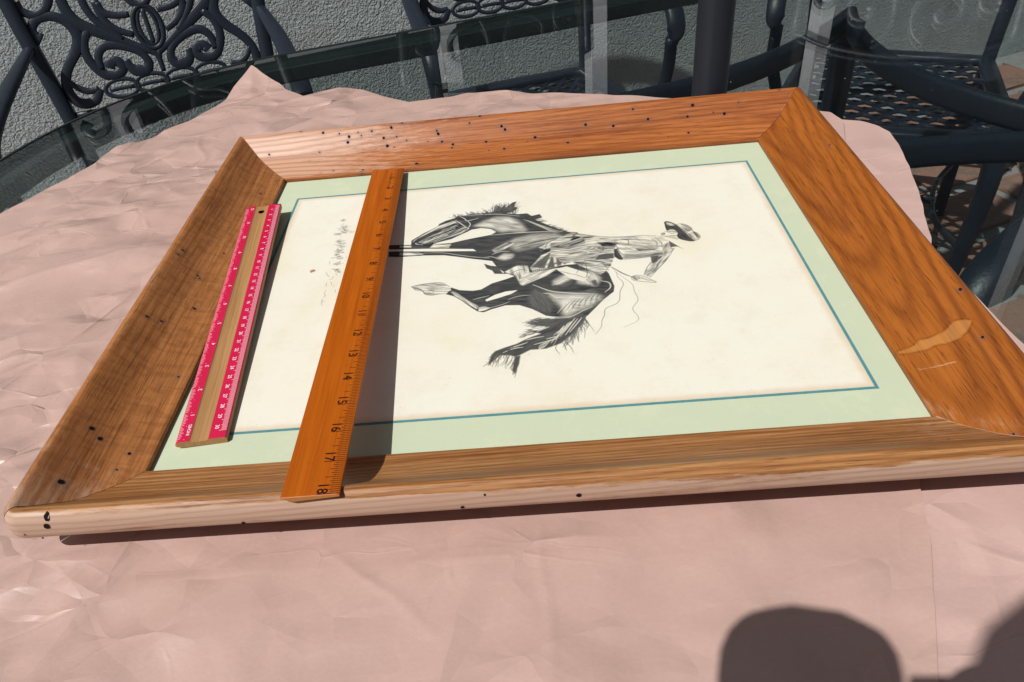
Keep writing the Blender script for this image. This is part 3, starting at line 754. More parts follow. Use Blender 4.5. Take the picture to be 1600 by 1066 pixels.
('S',0.5687801165570046,0.35,[(78.3,257.6),(79.6,255.8),(80.9,254.5)]),
('S',0.6796511215895569,0.35,[(85.3,252.4),(85.9,252.4),(86.4,253.7)]),
('S',0.5439588998341964,0.35,[(81.8,257.9),(82.6,257.6),(83.7,255.6)]),
('S',0.709292979835687,0.35,[(78.9,257.0),(80.5,257.4),(81.6,260.2)]),
('S',0.6033301616292505,0.35,[(84.3,257.1),(85.3,257.0),(85.9,258.9)]),
('S',0.5017356651783018,0.35,[(83.5,258.3),(84.9,257.6),(86.2,257.9)]),
('S',0.7821530094335554,0.35,[(81.6,256.5),(82.2,257.0),(82.7,257.6)]),
('S',0.4619252750734995,0.35,[(84.9,253.7),(86.2,254.3),(87.3,256.1)]),
('S',0.4253657938113551,0.35,[(80.7,258.4),(81.6,256.8),(82.5,256.0)]),
('S',0.42524931891086853,0.35,[(80.4,257.8),(82.0,257.1),(83.4,257.4)]),
('S',0.48791216300474616,0.35,[(81.8,249.8),(82.9,250.7),(84.3,250.4)]),
('S',0.6831292115272426,0.35,[(80.0,249.4),(81.0,250.0),(82.0,250.3)]),
('S',0.43844157474504175,0.35,[(80.6,250.8),(81.4,251.3),(82.1,252.0)]),
('S',0.4827487638948447,0.35,[(79.9,253.0),(80.9,252.9),(82.1,251.4)]),
('S',0.6557509831107586,0.35,[(80.4,249.6),(81.5,250.7),(82.6,252.1)]),
('S',0.5712101415183166,0.35,[(80.1,252.0),(81.2,252.7),(82.1,254.9)]),
('S',0.5822945521262795,0.35,[(82.0,249.7),(82.7,250.4),(83.3,251.4)]),
('S',0.4988029267052207,0.35,[(81.5,252.1),(82.7,251.4),(83.7,252.0)]),
('S',0.7524603566550969,0.35,[(82.2,251.2),(83.5,250.6),(85.0,247.8)]),
('S',0.7741718021996757,0.35,[(81.1,250.1),(82.2,251.3),(83.4,251.5)]),
('S',0.6452351147149167,0.35,[(79.5,249.7),(80.6,250.3),(82.2,247.9)]),
('S',0.4322418108744404,0.35,[(80.4,251.6),(81.4,251.0),(82.3,250.8)]),
('S',0.7075127713699338,0.35,[(79.5,250.7),(80.7,251.2),(82.4,249.0)]),
('S',0.40253013104794866,0.35,[(79.2,252.6),(80.8,251.4),(82.4,250.2)]),
('S',0.5374270497298164,0.35,[(85.3,244.3),(87.4,243.9),(89.3,244.3)]),
('S',0.7058302884341832,0.35,[(90.5,245.3),(91.4,245.1),(92.3,244.7)]),
('S',0.6118225822529072,0.35,[(85.7,242.9),(87.0,243.2),(88.5,242.4)]),
('S',0.5797017465959816,0.35,[(82.1,245.7),(84.2,244.4),(86.5,241.9)]),
('S',0.5938466020598763,0.35,[(82.1,248.0),(84.0,247.7),(86.1,246.8)]),
('S',0.7677283781596032,0.35,[(81.1,249.0),(83.4,247.5),(85.5,247.3)]),
('S',0.6181915792805779,0.35,[(85.3,246.6),(86.7,245.4),(87.8,246.1)]),
('S',0.5535727008638348,0.35,[(86.6,243.6),(87.5,243.8),(88.5,242.8)]),
('S',0.5875146052686325,0.35,[(83.1,247.1),(84.0,246.6),(84.8,247.3)]),
('S',0.4145539067284978,0.35,[(83.9,244.4),(85.7,244.0),(87.4,244.1)]),
('S',0.4135797069397599,0.35,[(84.7,246.8),(86.8,245.8),(88.8,245.4)]),
('S',0.4206156751673916,0.35,[(85.2,247.8),(86.0,247.6),(86.7,248.6)]),
('S',0.6306179792494419,0.35,[(83.2,245.3),(84.5,244.7),(85.8,244.1)]),
('S',0.6873345814148653,0.35,[(77.6,245.0),(79.3,245.6),(81.1,245.9)]),
('S',0.7066208278552611,0.35,[(82.8,243.3),(83.5,243.9),(84.5,242.5)]),
('S',0.6686206302281167,0.35,[(81.2,246.1),(81.9,246.1),(82.6,246.3)]),
('S',0.7914715670540357,0.35,[(83.2,245.8),(84.9,246.5),(86.7,246.2)]),
('S',0.4115020248568121,0.35,[(77.4,246.0),(79.5,246.3),(81.7,245.1)]),
('S',0.7685491351752166,0.35,[(84.7,237.2),(85.8,237.8),(86.8,239.7)]),
('S',0.6865500804909846,0.35,[(82.6,236.2),(84.1,236.5),(85.5,236.6)]),
('S',0.5548268835011569,0.35,[(86.1,234.0),(86.9,235.0),(87.9,234.3)]),
('S',0.6296408656338214,0.35,[(83.4,233.8),(83.9,235.1),(84.9,233.7)]),
('S',0.5558249933643085,0.35,[(84.3,232.3),(85.0,232.4),(85.6,233.7)]),
('S',0.7404759600059458,0.35,[(80.8,235.9),(81.7,235.0),(82.5,235.0)]),
('S',0.5763018866972327,0.35,[(82.8,236.2),(84.4,234.6),(85.8,234.6)]),
('S',0.6662697127671229,0.35,[(85.6,237.9),(86.7,237.0),(87.3,239.2)]),
('S',0.5338375808640878,0.35,[(82.0,235.3),(83.6,234.5),(85.4,232.9)]),
('S',0.48808964262328053,0.35,[(81.8,234.9),(83.0,233.8),(83.9,234.6)]),
('S',0.5794453063267917,0.35,[(88.3,235.9),(89.5,235.1),(90.5,236.0)]),
('S',0.756873808154952,0.35,[(81.8,236.4),(83.4,236.5),(84.8,238.1)]),
('S',0.48070232414890546,0.35,[(84.5,235.4),(86.1,236.1),(88.0,235.0)]),
('S',0.45943794941356564,0.35,[(84.6,235.3),(86.1,234.4),(87.6,233.6)]),
('S',0.587236676724197,0.35,[(84.6,235.3),(85.8,235.6),(87.2,234.5)]),
('S',0.6225895074624349,0.35,[(82.7,235.7),(84.2,234.6),(85.6,234.1)]),
('S',0.6624690721006139,0.35,[(83.5,227.8),(84.5,226.2),(85.5,224.9)]),
('S',0.6530170851853934,0.35,[(87.4,222.0),(88.3,222.4),(89.0,223.7)]),
('S',0.798250573635515,0.35,[(81.1,228.4),(82.2,227.0),(83.2,226.3)]),
('S',0.6172853761804857,0.35,[(86.0,224.1),(86.8,224.1),(87.9,222.0)]),
('S',0.677168820584984,0.35,[(86.9,220.6),(88.3,221.8),(89.9,222.5)]),
('S',0.5196513628063988,0.35,[(85.2,226.4),(86.7,224.9),(88.0,224.0)]),
('S',0.4279813335273888,0.35,[(85.2,226.1),(86.0,225.8),(86.5,227.8)]),
('S',0.7960942025655002,0.35,[(86.7,222.8),(87.3,223.8),(88.2,223.0)]),
('S',0.5357194105263128,0.35,[(85.5,226.1),(87.0,225.2),(88.3,226.0)]),
('S',0.7928171941351334,0.35,[(87.7,222.8),(89.3,220.7),(90.2,222.1)]),
('S',0.7968485368611765,0.35,[(85.2,226.0),(85.9,225.1),(86.3,226.7)]),
('S',0.6589434581814886,0.35,[(85.7,225.1),(87.0,226.0),(88.6,225.2)]),
('S',0.4268239303931539,0.35,[(86.6,226.4),(88.3,225.3),(90.0,224.4)]),
('S',0.6265228630392853,0.35,[(81.4,227.8),(82.9,226.3),(84.0,226.3)]),
('S',0.7455097127132483,0.35,[(83.5,226.7),(84.6,225.7),(85.8,224.2)]),
('S',0.5679920132619257,0.35,[(85.6,220.1),(86.7,218.7),(87.8,217.0)]),
('S',0.6973154741104486,0.35,[(85.0,226.7),(86.0,226.1),(86.9,225.7)]),
('S',0.7225066713181868,0.35,[(87.7,221.3),(88.9,222.0),(90.4,221.2)]),
('S',0.4920139627616847,0.35,[(87.2,222.8),(88.2,222.2),(89.1,222.3)]),
('S',0.7020057878060214,0.35,[(85.5,225.8),(86.5,225.6),(87.6,224.5)]),
('S',0.7474901971132123,0.35,[(84.9,226.8),(86.5,226.9),(88.0,226.8)]),
('S',0.7469470230140904,0.35,[(83.8,225.1),(85.1,223.3),(86.3,221.6)]),
('S',0.5,0.4,[(76.7,223.5),(79.2,217.9),(81.7,215.3)]),
('S',0.5,0.4,[(81.4,211.5),(83.8,212.0),(84.6,216.3)]),
('S',0.5,0.4,[(83.6,207.7),(85.2,204.1),(85.0,202.4)]),
('S',0.5,0.4,[(87.5,202.1),(86.9,199.7)]),
('S',0.5,0.4,[(80.3,206.5),(80.9,200.5)]),
('S',0.5,0.4,[(81.7,196.2),(81.1,191.3),(82.7,187.8),(81.5,186.3),(83.1,185.3)]),
('S',0.5,0.4,[(81.5,183.9),(80.9,180.8),(82.4,179.0),(83.5,180.4)]),
('S',0.5,0.4,[(80.7,180.0),(82.4,173.4)]),
('S',0.5,0.4,[(77.7,235.1),(77.2,240.7)]),
('S',0.5,0.4,[(89.7,195.1),(90.9,190.8)])]

# ---------------------------------------------------------------- ground
m = M('terracotta_paver')
co = m.objco()
rnd = m.n('ObjectInfo').outputs['Random']
nz = m.noise(co, 9, 6, .65)
n2 = m.noise(co, 60, 5, .7)
base = m.mix(rnd, (.20, .105, .075), (.30, .16, .115))
base = m.mix(m.step(nz, .48, .68), base, (.15, .115, .095))
base = m.mix(m.math('MULTIPLY', m.step(n2, .5, .75), .5), base, (.40, .30, .25))
PAVER = m.pbr(base, .75, m.bump(n2, .5, .004), .3)
m = M('grey_mortar')
co = m.objco()
MORTAR = m.pbr(m.mix(m.noise(co, 30, 5, .7), (.17, .17, .165), (.30, .30, .29)), .9, m.bump(m.noise(co, 120, 4), .5, .004), .2)
ground = obj('ground', [(-30, -30, GROUND - .012), (30, -30, GROUND - .012), (30, 30, GROUND - .012), (-30, 30, GROUND - .012)], [(0, 1, 2, 3)], MORTAR)
tag(ground, 'grey mortar bed under the red patio pavers', kind='structure')
WN = np.array([-0.342, 0.94, 0.])
WD = np.array([0.94, 0.342, 0.])
WALLOFF = 1.64
pz = 0.012
pav = {}
cnt = 0
for i in range(-3, 10):
    for j in range(0, 9):
        u0 = -0.2 + i * .31 + (.155 if j % 2 else 0)
        v0 = WALLOFF - .16 - j * .21
        c = WD * u0 + WN * v0
        key = (i + 3 * j) % 6
        if key not in pav:
            lx, ly = .288, .188
            r = random.Random(key)
            V = []
            nn = 5
            ring = []
            for (sx, sy) in ((-1, -1), (1, -1), (1, 1), (-1, 1)):
                for k in range(3):
                    ring.append((sx * (lx / 2 - .012 * abs(k - 2 if sx * sy > 0 else k) * .5) + r.uniform(-.003, .003), sy * (ly / 2 - .012 * abs(k if sx * sy > 0 else 2 - k) * .5) + r.uniform(-.003, .003)))
            V = [(x, y, -pz) for x, y in ring] + [(x, y, -.004) for x, y in ring] + [(x * .972, y * .96, r.uniform(-.001, .001)) for x, y in ring]
            n = len(ring)
            F = [(k, (k + 1) % n, n + (k + 1) % n, n + k) for k in range(n)] + [(n + k, n + (k + 1) % n, 2 * n + (k + 1) % n, 2 * n + k) for k in range(n)] + [tuple(range(2 * n, 3 * n))]
            me = mesh('paver', V, F)
            me.materials.append(PAVER)
            pav[key] = me
        o = bpy.data.objects.new('paver', pav[key])
        COL.objects.link(o)
        o.location = (c[0], c[1], GROUND)
        o.rotation_euler = (0, 0, math.radians(20))
        o.parent = ground
        cnt += 1

# ---------------------------------------------------------------- house wall with windows
m = M('rough_stucco')
co = m.objco()
b1 = m.noise(co, 135, 4, .62, .1)
vor = m.n('TexVoronoi', Scale=175.0)
m.put(vor.inputs['Vector'], m.vadd(co, m.vmul(m.n('TexNoise', Scale=40.0, Vector=co).outputs['Color'], (.02, .02, .02))))
hh = m.math('ADD', m.math('MULTIPLY', b1, .9), m.math('MULTIPLY', m.math('SUBTRACT', .6, vor.outputs['Distance']), .35))
hh = m.math('ADD', hh, m.math('MULTIPLY', m.noise(co, 14, 3), .5))
sc = m.mix(m.noise(co, 5, 4), (.44, .50, .50), (.56, .63, .63))
sc = m.mix(m.math('MULTIPLY', m.step(m.noise(co, 3.2, 6, .65), .50, .66), .45), sc, (.33, .34, .32))
STUCCO = m.pbr(sc, .9, m.bump(hh, 1.0, .017), .2)
def wallpt(s, off, z):
    return WD * s + WN * (WALLOFF + off) + np.array([0, 0, z])
def wbox(s0, s1, o0, o1, z0, z1):
    v = [wallpt(s, o, z) for s in (s0, s1) for o in (o0, o1) for z in (z0, z1)]
    return v, [(0, 1, 3, 2), (4, 6, 7, 5), (0, 4, 5, 1), (2, 3, 7, 6), (0, 2, 6, 4), (1, 5, 7, 3)]
WIN = [(-0.21, 3.4)]  # unseen window, stretched into one span to keep the table reflections dark
wz0, wz1 = 0.17, 2.6
house = empty('house_wall', tuple(wallpt(0.5, 0, GROUND)))
tag(house, 'grey rough stucco house wall behind the patio chairs', 'wall')
HL = house.location
def rel(v):
    return [(x - HL.x, y - HL.y, z - HL.z) for x, y, z in v]
segs = [wbox(-6, 8, 0, .2, GROUND - .02, wz0), wbox(-6, 8, 0, .2, wz1, 3.0), wbox(-6, WIN[0][0], .0, .2, wz0, wz1), wbox(WIN[0][1], 8, 0, .2, wz0, wz1)]
v, f = join(segs)
obj('stucco_face', rel(v), f, STUCCO, house)
WHITE = plain('white_paint', (.80, .81, .83), .45, .05, 300)
m = M('dark_window_glass')
GLASSW = m.pbr((.012, .016, .02), .05, None, .5)
v, f = wbox(-6, 8, -.012, 0, GROUND, GROUND + .055)
for (s0, s1) in WIN:
    fr = empty('window', tuple(np.array(wallpt((s0 + s1) / 2, 0, wz0)) - np.array(HL)))
    fr.parent = house
    off = np.array(HL) + np.array(fr.location)
    w = .052
    v, f = join([wbox(s0, s0 + w, -.012, .08, wz0, wz1), wbox(s1 - w, s1, -.012, .08, wz0, wz1), wbox(s0 + w, s1 - w, -.012, .08, wz1 - w, wz1)])
    obj('frame', [np.array(q) - off for q in v], f, WHITE, fr)
    for sm in (.64, 1.09, 1.905):
        v, f = wbox(sm, sm + .05, -.012, .04, wz0 + .04, wz1 - w)
        obj('mullion', [np.array(q) - off for q in v], f, WHITE, fr)
    v, f = wbox(s0 + w, s1 - w, -.03, .08, wz0, wz0 + .04)
    obj('sill', [np.array(q) - off for q in v], f, WHITE, fr)
    v, f = wbox(s0 + w, s1 - w, .045, .055, wz0 + .04, wz1 - w)
    obj('pane', [np.array(q) - off for q in v], f, GLASSW, fr)

# ---------------------------------------------------------------- metal
def metal_mat():
    m = M('navy_black_metal')
    co = m.objco()
    nz = m.noise(co, 40, 4, .6)
    col = m.mix(nz, (.009, .013, .021), (.016, .023, .037))
    col = m.mix(m.math('MULTIPLY', m.step(m.noise(co, 170, 5, .75), .64, .72), .35), col, (.14, .15, .15))
    return m.pbr(col, .40, m.bump(m.noise(co, 220, 3), .25, .0015), .36)
METAL = metal_mat()
RIMM = plain('dark_green_rim', (.014, .021, .021), .45, .2, 200)

# ---------------------------------------------------------------- patio table
table = empty('glass_table', tuple(tbl(0, -.03, GROUND)))
tag(table, 'oblong glass topped patio table with dark metal rim, spread with brown paper', 'table')
TO = np.array(table.location)
def tl(v):
    return [np.array(q, float) - TO for q in v]
HU, HV, RR = .88, .568, .44
def rrect(inset, n=26):
    pts = []
    r = RR - inset
    for cu, cv, a0 in ((HU - RR, HV - RR, 0), (-(HU - RR), HV - RR, 90), (-(HU - RR), -(HV - RR), 180), (HU - RR, -(HV - RR), 270)):
        for k in range(n):
            a = math.radians(a0 + 90 * k / (n - 1))
            pts.append((cu + r * math.cos(a), cv + r * math.sin(a) - .03))
    return pts
m = M('tinted_glass')
gm = m.n('NewGeometry')
dp = m.n('VectorMath', operation='DOT_PRODUCT')
m.put(dp.inputs[0], gm.outputs['Incoming'])
m.put(dp.inputs[1], gm.outputs['Normal'])
fres = m.math('MULTIPLY_ADD', m.math('POWER', m.math('SUBTRACT', 1.0, m.math('ABSOLUTE', dp.outputs['Value']), clamp=True), 5.0), .96, .04)
tr = m.n('BsdfTransparent', Color=(.845, .885, .875))
gl = m.n('BsdfGlossy', Color=(1, 1, 1), Roughness=.015)
mx = m.n('MixShader')
m.t.links.new(fres, mx.inputs[0])
m.t.links.new(tr.outputs[0], mx.inputs[1])
m.t.links.new(gl.outputs[0], mx.inputs[2])
co = m.objco()
vv = m.n('TexVoronoi', Scale=42.0)
m.put(vv.inputs['Vector'], co)
spot = m.math('MULTIPLY', m.math('SUBTRACT', 1.0, m.step(vv.outputs['Distance'], .02, .06)), m.step(m.noise(co, 23, 2), .52, .6))
film = m.math('MULTIPLY', m.step(m.noise(co, 7, 6, .7), .35, .75), .004)
dust = m.math('ADD', m.math('MULTIPLY', spot, .75), film, clamp=True)
dif = m.n('BsdfDiffuse', Color=(.45, .45, .43))
mx2 = m.n('MixShader')
m.t.links.new(dust, mx2.inputs[0])
m.t.links.new(mx.outputs[0], mx2.inputs[1])
m.t.links.new(dif.outputs[0], mx2.inputs[2])
m.t.links.new(mx2.outputs[0], m.out.inputs['Surface'])
TGLASS = m.m
o1 = rrect(.0045)
n = len(o1)
V = tl([tbl(u, v_, ZG - .008) for u, v_ in o1] + [tbl(u, v_, ZG) for u, v_ in o1])
obj('glass_top', V, [tuple(range(n))[::-1], tuple(range(n, 2 * n))] + [(k, (k + 1) % n, n + (k + 1) % n, n + k) for k in range(n)], TGLASS, table)
# rim: a flat metal band carrying the glass, with a raised lip round it
sec = [(-.001, ZG + .0015), (-.001, ZG - .030), (.012, ZG - .034), (.050, ZG - .034), (.052, ZG - .0095), (.0055, ZG - .0095), (.0038, ZG + .0015)]
sec = [(.0, ZG + .001), (-.0015, ZG - .004), (-.0015, ZG - .030), (.004, ZG - .034), (.036, ZG - .034), (.040, ZG - .030), (.040, ZG - .011), (.038, ZG - .0095), (.0052, ZG - .0095), (.0036, ZG + .001)]
V = []
rings = [rrect(i_) for i_, _ in sec]
for k in range(n):
    for q, (i_, z_) in enumerate(sec):
        u, v_ = rings[q][k]
        V.append(tbl(u, v_, z_))
obj('rim', tl(V), grid_faces(n, len(sec), True, True), RIMM, table)
LEGU, LEGV = .418, .265
legs = [(su * LEGU, sv * LEGV + .025) for su, sv in ((1, 1), (-1, 1), (-1, -1), (1, -1))]
for (u, v_) in legs:
    p = tbl(u, v_)
    dr = np.array([EU[0] * math.copysign(1, u), EU[1] * math.copysign(1, u), 0]) * .5 + EV * math.copysign(1, v_ - .025) * .5
    path = smooth_path([p + [0, 0, ZG - .036], p + [0, 0, -.15], p + dr * .0 + [0, 0, -.35], p + dr * .02 + [0, 0, -.55], p + dr * .07 + [0, 0, -.70], p + dr * .11 + [0, 0, -.735]], 6)
    w_ = np.interp(np.linspace(0, 1, len(path)), [0, .15, .6, 1], [.044, .038, .030, .042])
    v, f = sweep(path, w_, w_, ref=EU)
    obj('table_leg', tl(v), f, METAL, table, True)
for a_, b_, bow in ((0, 1, -.140), (1, 2, .096), (2, 3, .140), (3, 0, -.096)):
    (u0, v0), (u1, v1) = legs[a_], legs[b_]
    pts = []
    for k in range(21):
        t = k / 20
        q = 1 - (2 * t - 1) ** 2
        u, v_ = u0 + (u1 - u0) * t, v0 + (v1 - v0) * t
        if abs(u1 - u0) > abs(v1 - v0): v_ += bow * q
        else: u += bow * q
        pts.append(tbl(u, v_, ZG - .030))
    v, f = sweep(pts, .016, .034, power=4)
    obj('apron_bar', tl(v), f, METAL, table, True)

# umbrella pole standing in the table
pole = empty('umbrella_pole', (.472, .510, GROUND))
tag(pole, 'thick dark umbrella pole rising through the glass table behind the picture frame', 'pole')
def lathe(prof, n=28):
    V = []
    for r, z in prof:
        for k in range(n):
            a = 2 * math.pi * k / n
            V.append((r * math.cos(a), r * math.sin(a), z))
    F = grid_faces(len(prof), n, False, True)
    F.append(tuple(range(n))[::-1])
    F.append(tuple(range((len(prof) - 1) * n, len(prof) * n)))
    return V, F
v, f = lathe([(.0195, .02), (.0195, 2.3)])
obj('shaft', v, f, plain('black_pole_paint', (.010, .011, .016), .35, .05, 100, var=.2), pole, True)
v, f = lathe([(.22, 0), (.22, .03), (.20, .05), (.05, .07), (.03, .10), (.0215, .2)])
obj('weighted_base', v, f, METAL, pole, True)

# ---------------------------------------------------------------- patio chairs
def build_chair():
    """local: +Y is the way the sitter faces, origin on the ground under the back edge of the seat"""
    root = empty('patio_chair')
    tau = math.radians(12)
    hr = .578
    def bp(s, t, d=0):            # point of the back plane
        return np.array([s, -.030 - t * math.sin(tau) - d * math.cos(tau), hr + t * math.cos(tau) - d * math.sin(tau)])
    nrm = (0, math.cos(tau), math.sin(tau))
    def sc(name, pts, w, th=.008, n=6, closed=False, taper=None, parent=root):
        P = smooth_path(pts, n) if n else np.array(pts)
        w = w * 1.35
        ww = np.full(len(P), w)
        if taper: ww = w * np.interp(np.linspace(0, 1, len(P)), np.linspace(0, 1, len(taper)), taper)
        Q = [bp(a, b) for a, b in P]
        v, f = sweep(Q, ww, np.full(len(Q), th), ref=nrm, nseg=10, power=3.6, closed=closed)
        return obj(name, v, f, METAL, parent, True)
    # uprights, running down as the back legs
    for s in (-1, 1):
        path = smooth_path([bp(s * .245, .46), bp(s * .222, .2), bp(s * .200, 0), (s * .190, -.005, .43), (s * .188, -.02, .25), (s * .195, -.07, .0)], 6)
        v, f = sweep(path, .028, .026, ref=(0, 1, .2), power=4)
        obj('back_upright', v, f, METAL, root, True)
    v, f = sweep(smooth_path([bp(-.2, .0), bp(0, -.004), bp(.2, .0)], 6), .014, .014, ref=nrm, power=3)
    obj('lower_rail', v, f, METAL, root, True)
    v, f = sweep(smooth_path([bp(-.245, .455), bp(-.15, .492), bp(0, .51), bp(.15, .492), bp(.245, .455)], 6), .024, .022, ref=nrm, power=3)
    obj('top_rail', v, f, METAL, root, True)
    X = []
    S1 = [(.193, .143), (.200, .150), (.202, .163), (.188, .178), (.163, .181), (.142, .170), (.131, .153), (.130, .134), (.142, .114), (.161, .095), (.175, .077), (.182, .058), (.182, .040), (.174, .024), (.158, .018), (.140, .022), (.126, .040)]
    leaf = [(.176, .066), (.165, .050), (.148, .040), (.128, .041)]
    stem = [(0, .05), (.001, .080), (.012, .092), (.036, .105), (.062, .122), (.088, .138), (.112, .154), (.127, .172), (.133, .196), (.130, .225), (.115, .26), (.09, .30)]
    stem2 = [(.052, .119), (.072, .140), (.090, .164), (.098, .19), (.096, .215), (.082, .25), (.06, .28)]
    C1 = [(.107, .146), (.122, .128), (.127, .103), (.120, .080), (.106, .063), (.086, .060), (.072, .069), (.076, .083), (.090, .083), (.096, .074)]
    C2 = [(.110, .074), (.107, .099), (.090, .114), (.062, .110), (.033, .094), (.022, .074), (.030, .059), (.048, .060), (.058, .070), (.060, .084)]
    pet = [(.076, .190), (.070, .172), (.050, .163), (.026, .161)]
    pet2 = [(.078, .196), (.074, .160), (.058, .139), (.030, .124)]
    hook = [(.209, .213), (.206, .198), (.190, .187), (.172, .190), (.156, .204), (.150, .225), (.160, .243), (.178, .243), (.186, .232)]
    up1 = [(.215, .27), (.19, .275), (.165, .30), (.15, .34), (.16, .38), (.185, .39), (.20, .375), (.19, .36)]
    up2 = [(.02, .30), (.05, .33), (.09, .34), (.12, .37), (.115, .41), (.085, .42), (.07, .40), (.08, .385)]
    up3 = [(.06, .28), (.05, .31), (.03, .35), (.02, .40), (.03, .45), (.06, .48)]
    for pts, w, tp in ((S1, .0135, (1.5, .9, 1, 1.2, 1, 1, 1.1, .8)), (leaf, .010, (.6, 1, .8)), (stem, .013, (.5, .9, 1.3, 1.1, 1)), (stem2, .011, (.8, 1, 1)), (C1, .0125, (.9, 1, 1.1, 1.1, 1.2)), (C2, .012, (.8, 1.1, .9, 1.5, .7)), (pet, .0105, (1, 1, .8)), (pet2, .011, (1, 1, .8)), (hook, .012, (.9, 1, 1, 1.5)), (up1, .012, (.8, 1, 1.4)), (up2, .012, (.8, 1, 1.4)), (up3, .011, (1, 1, .8))):
        for s in (-1, 1):
            sc('scroll', [(a * s, b) for a, b in pts], w, .0085, 5, taper=tp)
    def ell(cx, cy, rx, ry, rot=0, n=26):
        return [(cx + rx * math.cos(a) * math.cos(rot) - ry * math.sin(a) * math.sin(rot), cy + rx * math.cos(a) * math.sin(rot) + ry * math.sin(a) * math.cos(rot)) for a in [2 * math.pi * k / n for k in range(n)]]
    sc('oval_ring', ell(0, .134, .0255, .039), .007, .010, 0, True)
    sc('oval_ring', ell(0, .135, .0165, .033), .0055, .008, 0, True)
    sc('centre_bar', [(0, .168), (0, .135), (0, .103)], .0065, .008, 4)
    sc('oval_ring', ell(0, .20, .022, .026), .010, .010, 0, True)
    for k in range(4):
        cx = (k - 1.5) * .0575
        sc('chain_link', ell(cx, .0345, .0315, .0165), .0062, .007, 0, True)
        sc('link_bar', [(cx - .024, .0335), (cx, .0345), (cx + .024, .0335)], .006, .006, 3)
    # seat: frame and pierced lattice
    sh = .430
    def sx(y): return .186 + (.215 - .186) * y / .42
    fr = [(-sx(0), .0, sh), (-sx(.36), .36, sh), (-.17, .418, sh), (0, .432, sh), (.17, .418, sh), (sx(.36), .36, sh), (sx(0), .0, sh), (0, -.004, sh)]
    P = []
    for k in range(len(fr)):
        a, b = np.array(fr[k]), np.array(fr[(k + 1) % len(fr)])
        for q in range(4): P.append(a + (b - a) * q / 4)
    v, f = sweep(P, .036, .022, ref=(0, 0, 1), power=4, closed=True)
    seat_frame = obj('seat_frame', v, f, METAL, root, True)
    V, F = [], []
    rows, ch = 12, .0325
    th = .0025
    for r in range(rows):
        y0 = .012 + r * ch
        hw = sx(y0) - .004
        cw = .0455
        ncol = int(2 * hw / cw) + 1
        for c in range(-ncol, ncol + 1):
            cx = c * cw + (cw / 2 if r % 2 else 0)
            if abs(cx) > hw - .01: continue
            x0, x1 = max(cx - cw / 2, -hw), min(cx + cw / 2, hw)
            y1 = y0 + ch
            ym = (y0 + y1) / 2
            outer = [(x0, y0), (cx, y0), (x1, y0), (x1, ym), (x1, y1), (cx, y1), (x0, y1), (x0, ym)]
            inner = [(cx - .0110, ym - .0066), (cx, ym - .0122), (cx + .0110, ym - .0066), (cx + .0180, ym), (cx + .0110, ym + .0066), (cx, ym + .0122), (cx - .0110, ym + .0066), (cx - .0180, ym)]
            b = len(V)
            bulge = lambda x, y: .0025 * math.cos((x - cx) / cw * 2 * math.pi) - .006 * (1 - (x / .2) ** 2)
            V += [(x, y, sh + bulge(x, y) + .002) for x, y in outer] + [(x, y, sh + .0 - .006 * (1 - (x / .2) ** 2)) for x, y in inner] + [(x, y, sh - th - .006 * (1 - (x / .2) ** 2)) for x, y in inner]
            for k in range(8):
                k2 = (k + 1) % 8
                F.append((b + k, b + k2, b + 8 + k2, b + 8 + k))
                F.append((b + 8 + k, b + 8 + k2, b + 16 + k2, b + 16 + k))
    obj('seat_lattice', V, F, METAL, root, False)
    # arms and front legs
    for s in (-1, 1):
        arm = smooth_path([bp(s * .216, .135), (s * .226, .02, .700), (s * .236, .12, .690), (s * .243, .25, .676), (s * .244, .33, .660), (s * .242, .365, .625), (s * .236, .360, .590)], 7)
        aw = np.interp(np.linspace(0, 1, len(arm)), [0, .3, .75, .9, 1], [.020, .030, .036, .036, .026])
        v, f = sweep(arm, aw, aw * .55, ref=(0, .35, 1), power=2.6)
        obj('arm', v, f, METAL, root, True)
        post = smooth_path([(s * .236, .360, .600), (s * .238, .345, .53), (s * .222, .34, .46), (s * .216, .345, .425)], 6)
        v, f = sweep(post, .024, .020, ref=(0, 1, 0), power=3)
        obj('arm_post', v, f, METAL, root, True)
        leg = smooth_path([(s * .198, .375, .425), (s * .204, .398, .34), (s * .200, .398, .20), (s * .196, .392, .08), (s * .200, .412, .02), (s * .204, .445, .016)], 6)
        lw_ = np.interp(np.linspace(0, 1, len(leg)), [0, .3, .75, .9, 1], [.056, .046, .026, .028, .024])
        v, f = sweep(leg, lw_, lw_ * .8, ref=(1, 0, 0), power=2.6)
        v = [np.array([q[0], q[1], max(q[2], 0.0)]) for q in v]
        obj('front_leg', v, f, METAL, root, True)
        st = smooth_path([(s * .19, -.03, .17), (s * .15, .09, .16), (s * .15, .25, .16), (s * .20, .39, .17)], 5)
        v, f = sweep(st, .012, .014, ref=(0, 0, 1))
        obj('stretcher', v, f, METAL, root, True)
    v, f = sweep(smooth_path([(-.15, .17, .16), (0, .15, .16), (.15, .17, .16)], 5), .012, .014)
    obj('stretcher', v, f, METAL, root, True)
    return root

